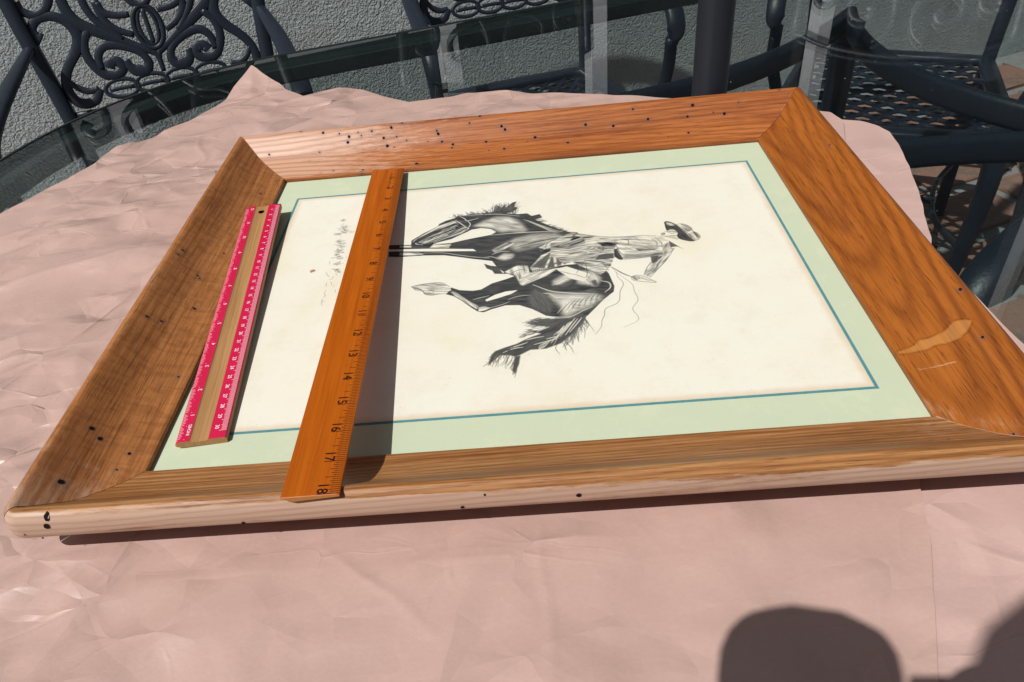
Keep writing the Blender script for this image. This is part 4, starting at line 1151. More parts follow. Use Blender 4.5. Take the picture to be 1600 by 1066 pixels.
chair = build_chair()
CH = [((-.447, 1.155), 18.4, 'navy black patio chair at upper left, its scrollwork back fully in view'),
      ((.235, 1.475), 16.0, 'navy black patio chair behind the far rim, left of the umbrella pole'),
      ((1.135, 1.435), -24.5, 'navy black patio chair turned askew, its pierced seat seen through the glass'),
      ]
def place(o, xy, ang, label):
    o.location = (xy[0], xy[1], GROUND)
    o.rotation_euler = (0, 0, math.radians(ang + 180))
    tag(o, label, 'chair', 'cast metal patio chairs round the glass table')
for i, (xy, ang, lb) in enumerate(CH):
    c = chair if i == 0 else copy_tree(chair)
    place(c, xy, ang, lb)
c = copy_tree(chair)
place(c, (1.107, .268), math.degrees(math.atan2(.806, -.592)) , 'navy black patio chair with just one arm reaching under the glass at the right')
f_ = np.array([-.806, -.592])
c.rotation_euler = (0, 0, math.atan2(-f_[0], f_[1]))
c = copy_tree(chair)
place(c, (1.72, .95), 0, 'navy black patio chair showing only a scrolled foot on the pavers')
f_ = np.array([-.955, -.296])
c.rotation_euler = (0, 0, math.atan2(-f_[0], f_[1]))

# ---------------------------------------------------------------- brown kraft paper, two sheets
def kraft(name, base, crump=.55):
    m = M(name)
    co = m.vmul(m.objco(), (1, 1, 0))
    fibre = m.noise(m.vmul(co, (260, 420, 1)), 1, 5, .7)
    blot = m.noise(co, 26, 5, .6)
    c = m.mix(fibre, tuple(x * .90 for x in base), tuple(min(1, x * 1.08) for x in base))
    c = m.mix(m.math('MULTIPLY', m.step(blot, .4, .7), .28), c, tuple(x * .86 for x in base))
    fl = m.step(m.noise(co, 900, 2, .6), .70, .76)
    c = m.mix(m.math('MULTIPLY', fl, .25), c, (.25, .15, .11))
    sx = m.n('SeparateXYZ', Vector=co)
    left = m.math('SUBTRACT', 1.0, m.step(sx.outputs[0], -.12, .06))
    far = m.step(sx.outputs[1], .40, .48)
    amt = m.math('MULTIPLY_ADD', m.math('MAXIMUM', left, far), .65, .35)
    hs = []
    for sc_, ang, am in ((7.5, -.55, .075), (16., -.75, .085), (34., -.2, .07)):
        wv = m.vmul(m.vadd(m.n('TexNoise', Scale=sc_ * 1.1, Detail=1.0, Vector=co).outputs['Color'], (-.5, -.5, -.5)), (.30 / sc_,) * 3)
        rt = m.n('VectorRotate', rotation_type='Z_AXIS', Angle=ang)
        m.put(rt.inputs['Vector'], m.vadd(co, wv))
        q = m.vmul(rt.outputs[0], (.55, 1, 0))
        vo = m.n('TexVoronoi', Scale=float(sc_), Randomness=1.0)
        m.put(vo.inputs['Vector'], q)
        sb = m.n('VectorMath', operation='SUBTRACT')
        m.put(sb.inputs[0], q)
        m.put(sb.inputs[1], vo.outputs['Position'])
        dt = m.n('VectorMath', operation='DOT_PRODUCT')
        m.put(dt.inputs[0], sb.outputs[0])
        m.put(dt.inputs[1], m.vadd(vo.outputs['Color'], (-.5, -.5, -.5)))
        # fade towards the cell border so neighbouring facets meet in a crease
        ed = m.n('TexVoronoi', Scale=float(sc_), Randomness=1.0)
        ed.feature = 'DISTANCE_TO_EDGE'
        m.put(ed.inputs['Vector'], q)
        fade = m.math('MINIMUM', m.math('MULTIPLY', ed.outputs['Distance'], 3.2), 1.0)
        ridge = m.math('MULTIPLY', m.math('SUBTRACT', 1.0, m.step(ed.outputs['Distance'], 0, .035)), m.math('MULTIPLY', m.step(m.noise(q, sc_ * .8, 2), .5, .62), 0.011 / sc_))
        hs.append(m.math('ADD', m.math('MULTIPLY', m.math('MULTIPLY', dt.outputs['Value'], am * crump * 14), fade), ridge))
    msk = m.math('MULTIPLY', m.step(m.noise(co, 6, 3), .30, .62), amt)
    n1 = m.bump(m.math('MULTIPLY', m.math('ADD', hs[0], m.math('ADD', hs[1], hs[2])), msk), 1.0, 1.0)
    b2 = m.n('Bump', Height=m.math('ADD', m.math('MULTIPLY', fibre, .25), m.noise(co, 90, 4, .6)))
    b2.inputs['Strength'].default_value = .22
    b2.inputs['Distance'].default_value = .0012
    m.put(b2.inputs['Normal'], n1)
    nm = b2.outputs[0]
    return m.pbr(c, .42, nm, .5)
KRAFT = kraft('kraft_paper_brown', (.485, .325, .279))
KRAFT2 = kraft('kraft_paper_pale', (.525, .355, .315))

def folds(n, area, seed, amp, rad, ang, spread):
    r = random.Random(seed)
    o = []
    for _ in range(n):
        x, y = r.uniform(*area[0]), r.uniform(*area[1])
        a = r.gauss(ang, spread)
        o.append((x, y, -math.sin(a), math.cos(a), r.uniform(*amp) * r.choice((1, -1)), r.uniform(*rad)))
    return o
FOLDS = folds(70, ((-.45, -.06), (.0, .68)), 3, (.04, .12), (.02, .07), .55, .5)
FOLDS += folds(60, ((-.40, -.06), (-.1, .45)), 13, (.04, .10), (.012, .040), 1.2, .9)
FOLDS += folds(70, ((-.06, .56), (-.20, -.05)), 5, (.015, .05), (.012, .05), .4, 1.0)
FOLDS += folds(34, ((-.12, .42), (.44, .72)), 9, (.03, .10), (.02, .05), 1.2, .8)
FOLDS += folds(8, ((.55, .66), (.1, .45)), 19, (.02, .06), (.02, .06), .3, .8)
# long creases read off the photograph: x, y, direction, half length, height, half width
CRE = [(-.20, .46, .55, .835, .13, .0036, .004), (-.28, .33, .85, .5, .10, .0022, .004), (-.235, .50, .62, .78, .06, -.003, .003),
       (.254, -.10, .03, -1., .10, .0012, .0016), (-.17, .27, .96, .28, .08, .0024, .003), (-.30, .22, .9, .43, .12, .0028, .004), (-.13, .52, -.35, .93, .05, .0018, .002),
       (-.21, .14, .97, .22, .07, .0022, .003), (-.26, .10, .8, .6, .08, .0026, .004), (-.10, .60, .5, .86, .05, .0016, .002), (.16, -.09, .75, -.66, .06, .0012, .0025), (.20, -.085, .6, .8, .04, .0012, .002)]
FLAPS = [(-.108, .668, -.15, .99, .30, .060), (-.232, .535, -.80, .60, .34, .045), (-.20, .585, -.7, .7, .3, .05), (.02, .650, .1, 1., .12, .05), (.24, .598, .05, 1., .14, .07)]
def paper_h(x, y):
    left = np.clip((.02 - x) / .12, 0, 1)
    far = np.clip((y - .42) / .08, 0, 1)
    amp = np.clip(.5 + .5 * np.maximum(left, far), 0, 1)
    h = .0030 * amp + .0045 * (fbm(x * 7, y * 7, 3, 1) - .40) * amp
    wx = x + .006 * (vnoise(x * 14, y * 14, 5) - .5)
    wy = y + .006 * (vnoise(x * 14, y * 14, 9) - .5)
    for (cx, cy, nx_, ny_, a, R) in FOLDS:
        d = np.sqrt(((wx - cx) * nx_ + (wy - cy) * ny_) ** 2 + .0022 ** 2)
        g = np.exp(-((x - cx) ** 2 + (y - cy) ** 2) / (R * R))
        h = h + 1.6 * a * (d - R * .30) * g
    for (cx, cy, dx, dy, L, A, wd) in CRE:
        l = (x - cx) * dx + (y - cy) * dy
        d = np.abs(-(x - cx) * dy + (y - cy) * dx + .006 * (vnoise(l * 30, l * 0 + cx * 50, 2) - .5))
        h = h + A * np.exp(-np.sqrt(d * d + .0012 ** 2) / wd) * np.clip(1 - (np.abs(l) / L) ** 2, 0, 1)
    for (cx, cy, nx_, ny_, sl, wd) in FLAPS:
        d = (x - cx) * nx_ + (y - cy) * ny_
        t_ = (x - cx) * ny_ - (y - cy) * nx_
        h = h + sl * np.clip(d - .45 * np.abs(t_), 0, .09)
    return h
def flat_under(x, y):       # paper pressed flat below the frame
    dx = np.maximum(np.maximum(-.045 - x, x - W - .045), 0)
    dy = np.maximum(np.maximum(-.045 - y, y - D - .045), 0)
    return np.clip(np.hypot(dx, dy) / .03, 0, 1)

def paper_sheet(name, outline, mat, lift, zoff, curls=(), nr=380, na=1000, centre=(.25, .2), rmin=.0):
    P = np.array(outline)
    c = np.array(centre)
    # resample the outline densely
    seg = np.linalg.norm(np.roll(P, -1, 0) - P, axis=1)
    cum = np.concatenate([[0], np.cumsum(seg)])
    s = np.linspace(0, cum[-1], na, endpoint=False)
    Q = np.vstack([P, P[:1]])
    bx = np.interp(s, cum, Q[:, 0])
    by = np.interp(s, cum, Q[:, 1])
    bx += .0016 * (vnoise(s * 60, s * 0, 3) - .5)
    by += .0016 * (vnoise(s * 60, s * 0, 6) - .5)
    t = np.linspace(rmin, 1, nr) ** .8
    x = c[0] + (bx[None] - c[0]) * t[:, None]
    y = c[1] + (by[None] - c[1]) * t[:, None]
    h = paper_h(x, y) * flat_under(x, y)
    for (cx, cy, r, a) in curls:
        d = np.hypot(x - cx, y - cy)
        h = h + a * np.clip(1 - d / r, 0, 1) ** 1.6
    h = np.where(h < -.0002, -.0002 + (h + .0002) * .2, h)
    h = np.maximum(h, -.0012)
    z = ZT + zoff + h + lift(x, y)
    V = np.stack([x, y, z], -1).reshape(-1, 3)
    F = []
    for i in range(nr - 1):
        for k in range(na):
            k2 = (k + 1) % na
            F.append((i * na + k, (i + 1) * na + k, (i + 1) * na + k2, i * na + k2))
    o = link(name, mesh(name, V, F), mat, None, True)
    return o
OUT1 = [(-0.311, 0.388), (-0.287, 0.441), (-0.269, 0.47), (-0.254, 0.503), (-0.251, 0.523), (-0.233, 0.559), (-0.21, 0.573), (-0.194, 0.601), (-0.172, 0.625), (-0.152, 0.659), (-0.138, 0.701), (-0.119, 0.742), (-0.075, 0.705), (-0.034, 0.661), (-0.015, 0.672), (0.011, 0.677), (0.044, 0.665), (0.077, 0.639), (0.114, 0.609), (0.147, 0.612), (0.188, 0.62), (0.238, 0.612), (0.294, 0.599), (0.349, 0.582), (0.402, 0.562), (0.5, 0.52), (0.598, 0.47), (0.603, 0.444), (0.588, 0.394), (0.53, 0.16), (0.473, -0.049), (0.463, -0.082), (0.449, -0.119), (0.434, -0.157), (0.41, -0.24), (0.1, -0.25), (-0.3, -0.22), (-0.46, -0.08), (-0.45, 0.12), (-0.38, 0.26)]
OUT2 = [(0.5, 0.5), (0.56, 0.475), (0.606, 0.456), (0.624, 0.448), (0.637, 0.435), (0.643, 0.419), (0.639, 0.389), (0.63, 0.34), (0.611, 0.267), (0.605, 0.251), (0.596, 0.215), (0.584, 0.187), (0.6, 0.05), (0.61, -0.08), (0.6, -0.23), (0.38, -0.24), (0.4, -0.1), (0.44, 0.1)]
seam_x = lambda y: .4745 + (y + .045) * (.605 - .4745) / (.45 + .045) if False else None
def lift1(x, y):
    sx_ = np.interp(y, [-.25, -.157, -.119, -.082, -.049, .394, .444, .6], [.412, .434, .449, .463, .473, .588, .603, .63])
    d = np.clip(1 - (sx_ - x) / .02, 0, 1)
    return .0012 * d * d * 1.3
sheet1 = paper_sheet('kraft_paper', OUT1, KRAFT, lift1, .0011, [])
tag(sheet1, 'large crumpled brown wrapping paper with a ragged curling far edge', 'paper')
sheet2 = paper_sheet('kraft_paper', OUT2, KRAFT2, lambda x, y: 0 * x, -.0012, [], nr=200, na=420, centre=(.50, .12))
tag(sheet2, 'second paler sheet of wrapping paper showing right of the seam beside the frame', 'paper')

# ---------------------------------------------------------------- picture frame
frame = empty('picture_frame', (0, 0, ZT))
tag(frame, 'scooped brown wooden picture frame around a drawing of a bucking horse', 'picture frame')
PROF = [(0.0005, -.0045), (0, -.0040), (0, -.0005), (.0006, .0001), (.003, .0004), (.0055, .0008), (.008, .0013), (.0105, .0020), (.013, .0028), (.0155, .0037), (.0175, .0045), (.0198, .0054), (.022, .0064), (.0243, .0074), (.0265, .0086), (.0285, .0098), (.0302, .0110), (.032, .0124), (.0338, .0141), (.0355, .0158), (.0372, .0176), (.039, .0194), (.0408, .0213), (.0427, .0233), (.0445, .0252), (.0462, .0269), (.0478, .0284), (.0490, .0292), (.0503, .0296), (.0517, .0296), (.0531, .0291), (.0545, .0282), (.0556, .0269), (.0564, .0253), (.0570, .0234), (.0574, .0212), (.0576, .0190), (.0577, .0165), (.0576, .0145), (.0573, .0130), (.0566, .0117), (.0550, .0108), (.0525, .0100), (.048, .0080), (.040, .0030), (.032, -.0020), (.024, -.0062), (.018, -.0088), (.012, -.0100), (.004, -.0102), (.0005, -.0100)]
PR = np.array(PROF)
arc = np.concatenate([[0], np.cumsum(np.linalg.norm(np.diff(PR, axis=0), axis=1))])
def zo(o):
    k = int(np.argmax(PR[:, 1]))
    return float(np.interp(o, PR[3:k + 4, 0], PR[3:k + 4, 1]))
def rail_xyz(side, u, o, z):
    if side == 'near': return np.stack([u, -o, z], -1)
    if side == 'far': return np.stack([u, D + o, z], -1)
    if side == 'left': return np.stack([-o, u, z], -1)
    return np.stack([W + o, u, z], -1)
WOODS = {
 'near': wood('wood_near_rail', (.17, .062, .018), (.335, .145, .048), (.43, .215, .082), pale=(.52, .36, .27), seed=1.0, palering=.38, ringamt=.50, rough=.45, cath=(.09, .030, .0042, .004, .010), ringpow=2.2),
 'far': wood('wood_far_rail', (.19, .052, .016), (.35, .110, .028), (.42, .145, .040), pale=(.56, .335, .225), seed=2.3, ringamt=.55, cath=(.036, .055, .0062, .003, .016), ringpow=2.4, rough=.42),
 'left': wood('wood_left_rail', (.20, .068, .020), (.385, .150, .047), (.47, .205, .070), pale=(.46, .33, .25), seed=3.7, figure=.6, ringamt=.35, cath=(.10, .02, .007, .004, .012), blotch=.22, rough=.42, bands=.30),
 'right': wood('wood_right_rail', (.15, .038, .008), (.325, .097, .014), (.395, .130, .023), pale=(.50, .27, .14), seed=5.5, ringamt=.72, cath=(.026, .085, .0078, .017, .014), ringpow=2.0, figure=.45, rough=.38, coat=.05),
}
LBL = {'near': 'near rail with bleached pale outer face', 'far': 'far rail, faded pink at its left end and peppered with worm holes', 'left': 'dark brown scuffed left rail', 'right': 'glossy orange right rail with a water stain'}
HOLES = {'far': [(0.0402, 0.0468, 8), (0.058, 0.0449, 7), (0.0685, 0.042, 7), (0.0786, 0.0446, 5), (0.082, 0.0419, 7), (0.0937, 0.0446, 7), (0.1152, 0.0461, 8), (0.0669, 0.0377, 8), (0.1062, 0.0385, 7), (0.1206, 0.0387, 7), (0.1312, 0.0353, 5), (0.1645, 0.0406, 8), (0.1657, 0.0381, 8), (0.2003, 0.0442, 7), (0.2346, 0.0396, 9), (0.2382, 0.037, 11), (0.1693, 0.0317, 8), (0.1542, 0.0329, 3), (0.1098, 0.032, 9), (0.1171, 0.0305, 4), (0.181, 0.0282, 8), (0.1798, 0.0244, 8), (0.2169, 0.0278, 7), (0.2195, 0.0171, 4), (0.2363, 0.0175, 9), (0.0353, 0.0318, 6), (-0.0204, 0.0335, 6), (0.0827, 0.0172, 4), (0.0843, 0.0042, 7), (0.0831, 0.0, 9), (0.142, 0.0069, 10), (0.0383, 0.0056, 3), (0.0521, 0.0072, 5), (0.0153, 0.0512, 7), (0.1272, 0.05, 9), (0.2121, 0.05, 9), (0.2697, 0.028, 8), (0.3245, 0.0352, 9), (0.3539, 0.0323, 9), (0.3039, 0.0183, 8), (0.3763, 0.0437, 7), (0.3913, 0.0354, 8), (0.4331, 0.0346, 8), (0.4395, 0.0428, 9), (0.472, 0.0342, 8), (0.4879, 0.0418, 6), (0.4314, 0.0174, 7), (0.4098, 0.0145, 4), (0.2361, 0.0174, 8), (0.4605, 0.036, 4), (0.2613, 0.0243, 3), (0.532, 0.0491, 6)], 'left': [(0.1393, 0.0421, 8), (0.1421, 0.0346, 6), (0.1691, 0.0202, 6), (0.0892, 0.0082, 7), (0.0238, 0.0379, 7), (0.019, 0.0325, 10), (0.0128, 0.0145, 7), (-0.0213, 0.0376, 12), (-0.0016, 0.0168, 5), (0.2084, 0.0272, 5), (0.2314, 0.0436, 5), (0.211, 0.0292, 5), (0.2522, 0.0198, 4), (0.1696, 0.0212, 5), (0.3674, 0.0156, 5), (0.2234, 0.0449, 6), (0.3167, 0.005, 4)], 'right': [(-0.0279, 0.0289, 5), (0.0876, 0.048, 6), (0.0432, 0.0425, 5), (0.4298, 0.029, 5), (0.3279, 0.043, 5)], 'near': [(0.4929, 0.0273, 4)], 'face': [(0.2236, 0.0237, 6), (0.2101, 0.0149, 6), (0.2755, 0.0188, 9), (0.0843, 0.0136, 8), (-0.0256, 0.0321, 9), (-0.0272, 0.0221, 9), (-0.0429, 0.0164, 5), (-0.0352, 0.0113, 7)]}
m = M('worm_hole_shade')
WORM = m.pbr((.012, .008, .008), .9, None, .1)
m = M('grey_hole_halo')
for side in ('near', 'far', 'left', 'right'):
    L = W if side in ('near', 'far') else D
    NU = 420
    t = np.linspace(0, 1, NU) ** 1.25
    o_, z_ = PR[:, 0], PR[:, 1]
    u = -o_[None] + (L + 2 * o_[None]) * t[:, None]
    gap = .00025
    u = np.clip(u, -o_[None] + gap, L + o_[None] - gap)
    o2 = np.broadcast_to(o_[None], u.shape).copy()
    z2 = np.broadcast_to(z_[None], u.shape).copy()
    # gentle hand-worked unevenness of the crest
    wob = .0005 * (fbm(u * 14, o2 * 30, 3, {'near': 1, 'far': 2, 'left': 3, 'right': 4}[side]) - .5)
    k = (z2 > .004)
    z2 = z2 + np.where(k, wob * np.minimum(1, z2 / .02), 0)
    if side in ('near', 'left'):      # rounded near left corner
        OC = .0576 - .013
        for q in range(len(o_)):
            rr = o_[q] - OC
            if rr <= 0: continue
            om = OC + rr / math.sqrt(2)
            u[:, q] = -om + (L + o_[q] + om) * t - 0
            u[0, q] = -om + gap
            e = np.maximum(-u[:, q] - OC, 0)
            o2[:, q] = np.where(u[:, q] < 0, OC + np.sqrt(np.maximum(rr * rr - e * e, 0)), o_[q])
    P = rail_xyz(side, u, o2, z2)
    P[..., 2] -= ZT
    V = P.reshape(-1, 3)
    nv = len(PR)
    F = grid_faces(NU, nv, False, True)
    F.append(tuple(range(nv))[::-1])
    F.append(tuple((NU - 1) * nv + q for q in range(nv)))
    me = mesh('frame_rail', V, F)
    s2 = np.broadcast_to(arc[None], u.shape)
    wear = np.zeros_like(u)
    if side == 'far':
        wear = np.clip(1.05 - (u + .04) / .30, 0, 1) * .9 + .15 * (fbm(u * 18, s2 * 60, 3, 21) - .5)
        wear = np.where(o_[None] < .002, wear * .3, wear)
        wear -= .5 * np.clip((s2 - .066) / .004, 0, 1)
    if side == 'near':
        face = np.clip((.0258 + .0035 * np.clip(1 - (u + .06) / .35, 0, 1) - z2 + .0016 * (fbm(u * 30, s2 * 90, 3, 33) - .5)) / .0015, 0, 1) * (o_[None] > .05)
        crest = np.clip(1 - np.abs(o_[None] - .0535) / .004, 0, 1) * (z2 > .02)
        wear = face * (.66 + 1.0 * (fbm(u * 9, s2 * 220, 4, 31) - .5)) + crest * np.clip(.55 - u / .9, 0, 1) * .6 + .12
        wear += np.clip(1 - np.abs(u + .035) / .03, 0, 1) * face * .4
        wear += .25 * np.clip((u - .40) / .1, 0, 1) * (s2 < .04)
    if side == 'left':
        wear = .10 + .45 * np.clip(1 - (u + .05) / .07, 0, 1) + .10 * (np.clip((fbm(u * 26, s2 * 40, 4, 41) - .5) * 5, 0, 1))
        wear = wear + .5 * np.clip(1 - np.abs(s2 - .064) / .005, 0, 1) * (fbm(u * 40, s2 * 40, 3, 44) - .30)
        for (uc, sl, wd) in ((.045, .25, .0035), (.115, .3, .003), (.105, .2, .004), (-.005, .2, .004), (.165, .3, .002)):
            d = np.abs(u - uc - sl * (s2 - .03) - .006 * (vnoise(s2 * 90, s2 * 0 + uc * 99, 3) - .5))
            wear = wear + .20 * np.exp(-(d / (wd * .5)) ** 2) * fbm(u * 300, s2 * 300, 2, 47)
    if side == 'right':
        wear = .05 + .35 * np.clip(1 - np.abs(u + s2 * .9 - .012) / .03, 0, 1) + .25 * np.clip((u - .38) / .08, 0, 1) * np.clip(1 - s2 / .05, 0, 1)
        wear = wear + .5 * np.clip(1 - np.abs(s2 - .004) / .002, 0, 1) * .3
    stain = np.zeros_like(u)
    if side == 'right':
        ctr = np.interp(o_, [0, .01, .02, .03, .04], [.0600, .0605, .0610, .0605, .0595])[None]
        hw = np.interp(o_, [-.001, .003, .012, .020, .030, .036, .0405, .044], [.000, .002, .0040, .0060, .0062, .0078, .0062, 0])[None]
        stain = .5 + np.clip((hw - np.abs(u - ctr + .002 * (2.5 * (fbm(u * 120, s2 * 120, 3, 7) - .5)))) / .012, -.5, .5)
        stain = np.where((o_[None] > .046) | (s2 > .07), 0, stain)
        sc_ = np.exp(-((u - .0395 + (o_[None] - .016) * .16) / .0006) ** 2) * ((o_[None] > .006) & (o_[None] < .028))
        wear = wear + sc_ * .9
    halo = np.zeros_like(u)
    for (uh, oh, s_) in HOLES[side]:
        dd = ((u - uh) / (.0013 + s_ * .00016)) ** 2 + ((o_[None] - oh) / (.0010 + s_ * .00012)) ** 2
        halo = np.maximum(halo, np.exp(-dd) * (1.0 if s_ > 4 else .5))
    at = me.attributes.new('halo', 'FLOAT', 'POINT')
    at.data.foreach_set('value', halo.astype(np.float32).ravel())
    uo = u + {'near': 0, 'far': 2, 'left': 5, 'right': 9}[side]
    at = me.attributes.new('grain', 'FLOAT_VECTOR', 'POINT')
    at.data.foreach_set('vector', np.stack([uo, s2, np.zeros_like(u)], -1).astype(np.float32).ravel())
    at = me.attributes.new('wear', 'FLOAT', 'POINT')
    at.data.foreach_set('value', wear.astype(np.float32).ravel())
    at = me.attributes.new('stain', 'FLOAT', 'POINT')
    at.data.foreach_set('value', stain.astype(np.float32).ravel())
    rail = link('frame_rail', me, WOODS[side], frame, True)
    rail['label'] = LBL[side]
    # worm and nail holes: flat rough-edged discs, a pit's shade put into their colour
    V, F = [], []
    for (uh, oh, s_) in HOLES[side] + (HOLES['face'] if side == 'near' else []):
        onface = (uh, oh, s_) in HOLES['face']
        r0 = s_ * .00014 * random.uniform(.75, 1.5)
        nn = 9
        b = len(V)
        for q in range(nn):
            a = 2 * math.pi * q / nn
            rr = r0 * random.uniform(.8, 1.15)
            du, dv = rr * math.cos(a) * 1.05, rr * math.sin(a)
            if onface:
                zz = min(oh, .0275) + dv * 1.1
                ko = int(np.argmax(PR[:, 1]))
                oo = float(np.interp(-zz, -PR[ko:ko + 13, 1], PR[ko:ko + 13, 0]))
                ux = uh + du
                OC_ = .0576 - .013
                if ux < -OC_: oo = OC_ + math.sqrt(max((oo - OC_) ** 2 - (ux + OC_) ** 2, 0))
                V.append((ux, -oo - .00035, zz))
            else:
                oo = max(.0004, oh + dv * .75)
                V.append(tuple(rail_xyz(side, uh + du, oo, zo(oo) + .00035 + (.0002 if side == 'left' else 0))))
        F.append(tuple(range(b, b + nn)) if side in ('near', 'right') else tuple(range(b, b + nn))[::-1])
    V = [(x, y, z - ZT) for x, y, z in V]
    if V:
        tag(obj('worm_hole_discs', V, F, WORM, rail), kind='stuff')

# mat, painted border, print
m = M('pale_green_mat')
co = m.objco()
c = m.mix(m.noise(co, 16, 4, .6), (.465, .535, .385), (.53, .575, .415))
c = m.mix(m.math('MULTIPLY', m.step(m.noise(co, 38, 6, .75), .50, .70), .6), c, (.57, .60, .42))
c = m.mix(m.math('MULTIPLY', m.step(m.noise(m.vmul(co, (1, 1, 0)), 140, 4, .7), .58, .72), .25), c, (.40, .47, .36))
c = m.mix(m.math('MULTIPLY', m.step(m.noise(co, 800, 2), .69, .74), .35), c, (.30, .30, .16))
MATM = m.pbr(c, .8, m.bump(m.noise(co, 900, 3), .1, .0004), .2)
m = M('blue_ink_line')
co = m.objco()
BLUE = m.pbr(m.mix(m.noise(co, 180, 4, .7), (.04, .17, .20), (.13, .29, .31)), .8, None, .2)
def sheet_quad(name, x0, x1, y0, y1, z, th, mat, parent):
    v, f = box((x0 + x1) / 2, (y0 + y1) / 2, z - th / 2 - ZT, x1 - x0, y1 - y0, th)
    return obj(name, v, f, mat, parent)
BX0, BX1, BY0, BY1 = .0210, .4795, .0315, .3655
sheet_quad('backing_board', -.006, W + .006, -.006, D + .006, MATZ - .0022, .003, plain('brown_backing', (.25, .16, .10), .9), frame)
sheet_quad('mat_board', -.006, W + .006, -.006, D + .006, MATZ, .002, MATM, frame)
lw2 = .0022
v, f = join([box((BX0 + BX1) / 2, BY0 + lw2 / 2, MATZ + .00010 - ZT, BX1 - BX0, lw2, .0001), box((BX0 + BX1) / 2, BY1 - lw2 / 2, MATZ + .00010 - ZT, BX1 - BX0, lw2, .0001),
             box(BX0 + lw2 / 2, (BY0 + BY1) / 2, MATZ + .00010 - ZT, lw2, BY1 - BY0 - 2 * lw2, .0001), box(BX1 - lw2 / 2, (BY0 + BY1) / 2, MATZ + .00010 - ZT, lw2, BY1 - BY0 - 2 * lw2, .0001)])
obj('painted_border', v, f, BLUE, frame)
PX0, PX1, PY0, PY1 = BX0 + lw2 + .0006, BX1 - lw2 - .0006, BY0 + lw2 + .0006, BY1 - lw2 - .0006
def paper_colour(m, co):
    wv = m.noise(m.vmul(co, (1400, 350, 1)), 1, 2, .5)
    wv2 = m.noise(m.vmul(co, (350, 1400, 1)), 1, 2, .5)
    c = m.mix(m.noise(co, 11, 4, .6), (.735, .725, .65), (.745, .705, .565))
    c = m.mix(m.math('MULTIPLY', m.step(m.noise(co, 6, 6, .65), .45, .68), .65), c, (.72, .65, .47))
    c = m.mix(m.math('MULTIPLY', m.step(m.noise(co, 38, 6, .75), .46, .68), .38), c, (.66, .60, .46))
    c = m.mix(m.math('MULTIPLY', m.step(m.noise(co, 420, 2, .6), .70, .76), .45), c, (.45, .34, .20))
    c = m.mix(m.math('MULTIPLY', m.math('ADD', wv, wv2), .17), c, (.60, .585, .52))
    sp = m.n('SeparateXYZ', Vector=co)
    ex = m.math('MINIMUM', m.math('SUBTRACT', sp.outputs[0], PX0), m.math('SUBTRACT', PX1, sp.outputs[0]))
    ey = m.math('MINIMUM', m.math('SUBTRACT', sp.outputs[1], PY0), m.math('SUBTRACT', PY1, sp.outputs[1]))
    e = m.math('MINIMUM', ex, ey)
    e = m.math('ADD', e, m.math('MULTIPLY', m.math('SUBTRACT', m.noise(co, 90, 4), .5), .004))
    tan = m.math('SUBTRACT', 1.0, m.step(e, 0, .0065))
    return m.mix(m.math('MULTIPLY', tan, .55), c, (.60, .42, .26)), m.bump(m.math('ADD', wv, wv2), .18, .0003)
m = M('cream_print_paper')
c, nm = paper_colour(m, m.objco())
PRINT = m.pbr(c, .75, nm, .25)
v, f = box((PX0 + PX1) / 2, (PY0 + PY1) / 2, MATZ - ZT, PX1 - PX0, PY1 - PY0, .0003)
obj('print_sheet', v, f, PRINT, frame)

# the ink drawing: rasterised from brush shapes onto a fine flat grid lying on the print
RES = .00025
IX0, IY0 = .060, .062
NX, NY = 1440, 1040
ink = np.zeros((NY, NX), np.float32)
def to_px(p):
    return (np.array(p) / 1000. - [IX0, IY0]) / RES
def blur(a, r):
    r = int(round(r))
    for _ in range(2):
        for ax in (0, 1):
            if r < 1: continue
            c_ = np.cumsum(np.pad(a, [(r + 1, r) if q == ax else (0, 0) for q in (0, 1)], mode='edge'), axis=ax)
            n_ = a.shape[ax]
            sl1 = [slice(None)] * 2
            sl2 = [slice(None)] * 2
            sl1[ax] = slice(2 * r + 1, 2 * r + 1 + n_)
            sl2[ax] = slice(0, n_)
            a = (c_[tuple(sl1)] - c_[tuple(sl2)]) / (2 * r + 1)
    return a
yy0, xx0 = np.mgrid[0:NY, 0:NX]
brush = (fbm(xx0 / 9., yy0 / 34., 3, 51) + fbm(xx0 / 30., yy0 / 8., 3, 61)) * .5
def streaks(X, Y, p):
    q = p - p.mean(0)
    w_, v_ = np.linalg.eigh(q.T @ q)
    ax = v_[:, 1]
    a = X * ax[0] + Y * ax[1]
    b = -X * ax[1] + Y * ax[0] + 5 * vnoise(a / 45., a * 0, 3)
    return fbm(a / 34., b / 4.2, 3, 71) * .65 + fbm(a / 60., b / 13., 2, 81) * .35
def bounds(p, pad):
    x0, y0 = np.floor(p.min(0) - pad).astype(int)
    x1, y1 = np.ceil(p.max(0) + pad).astype(int)
    return max(x0, 0), min(x1, NX), max(y0, 0), min(y1, NY)
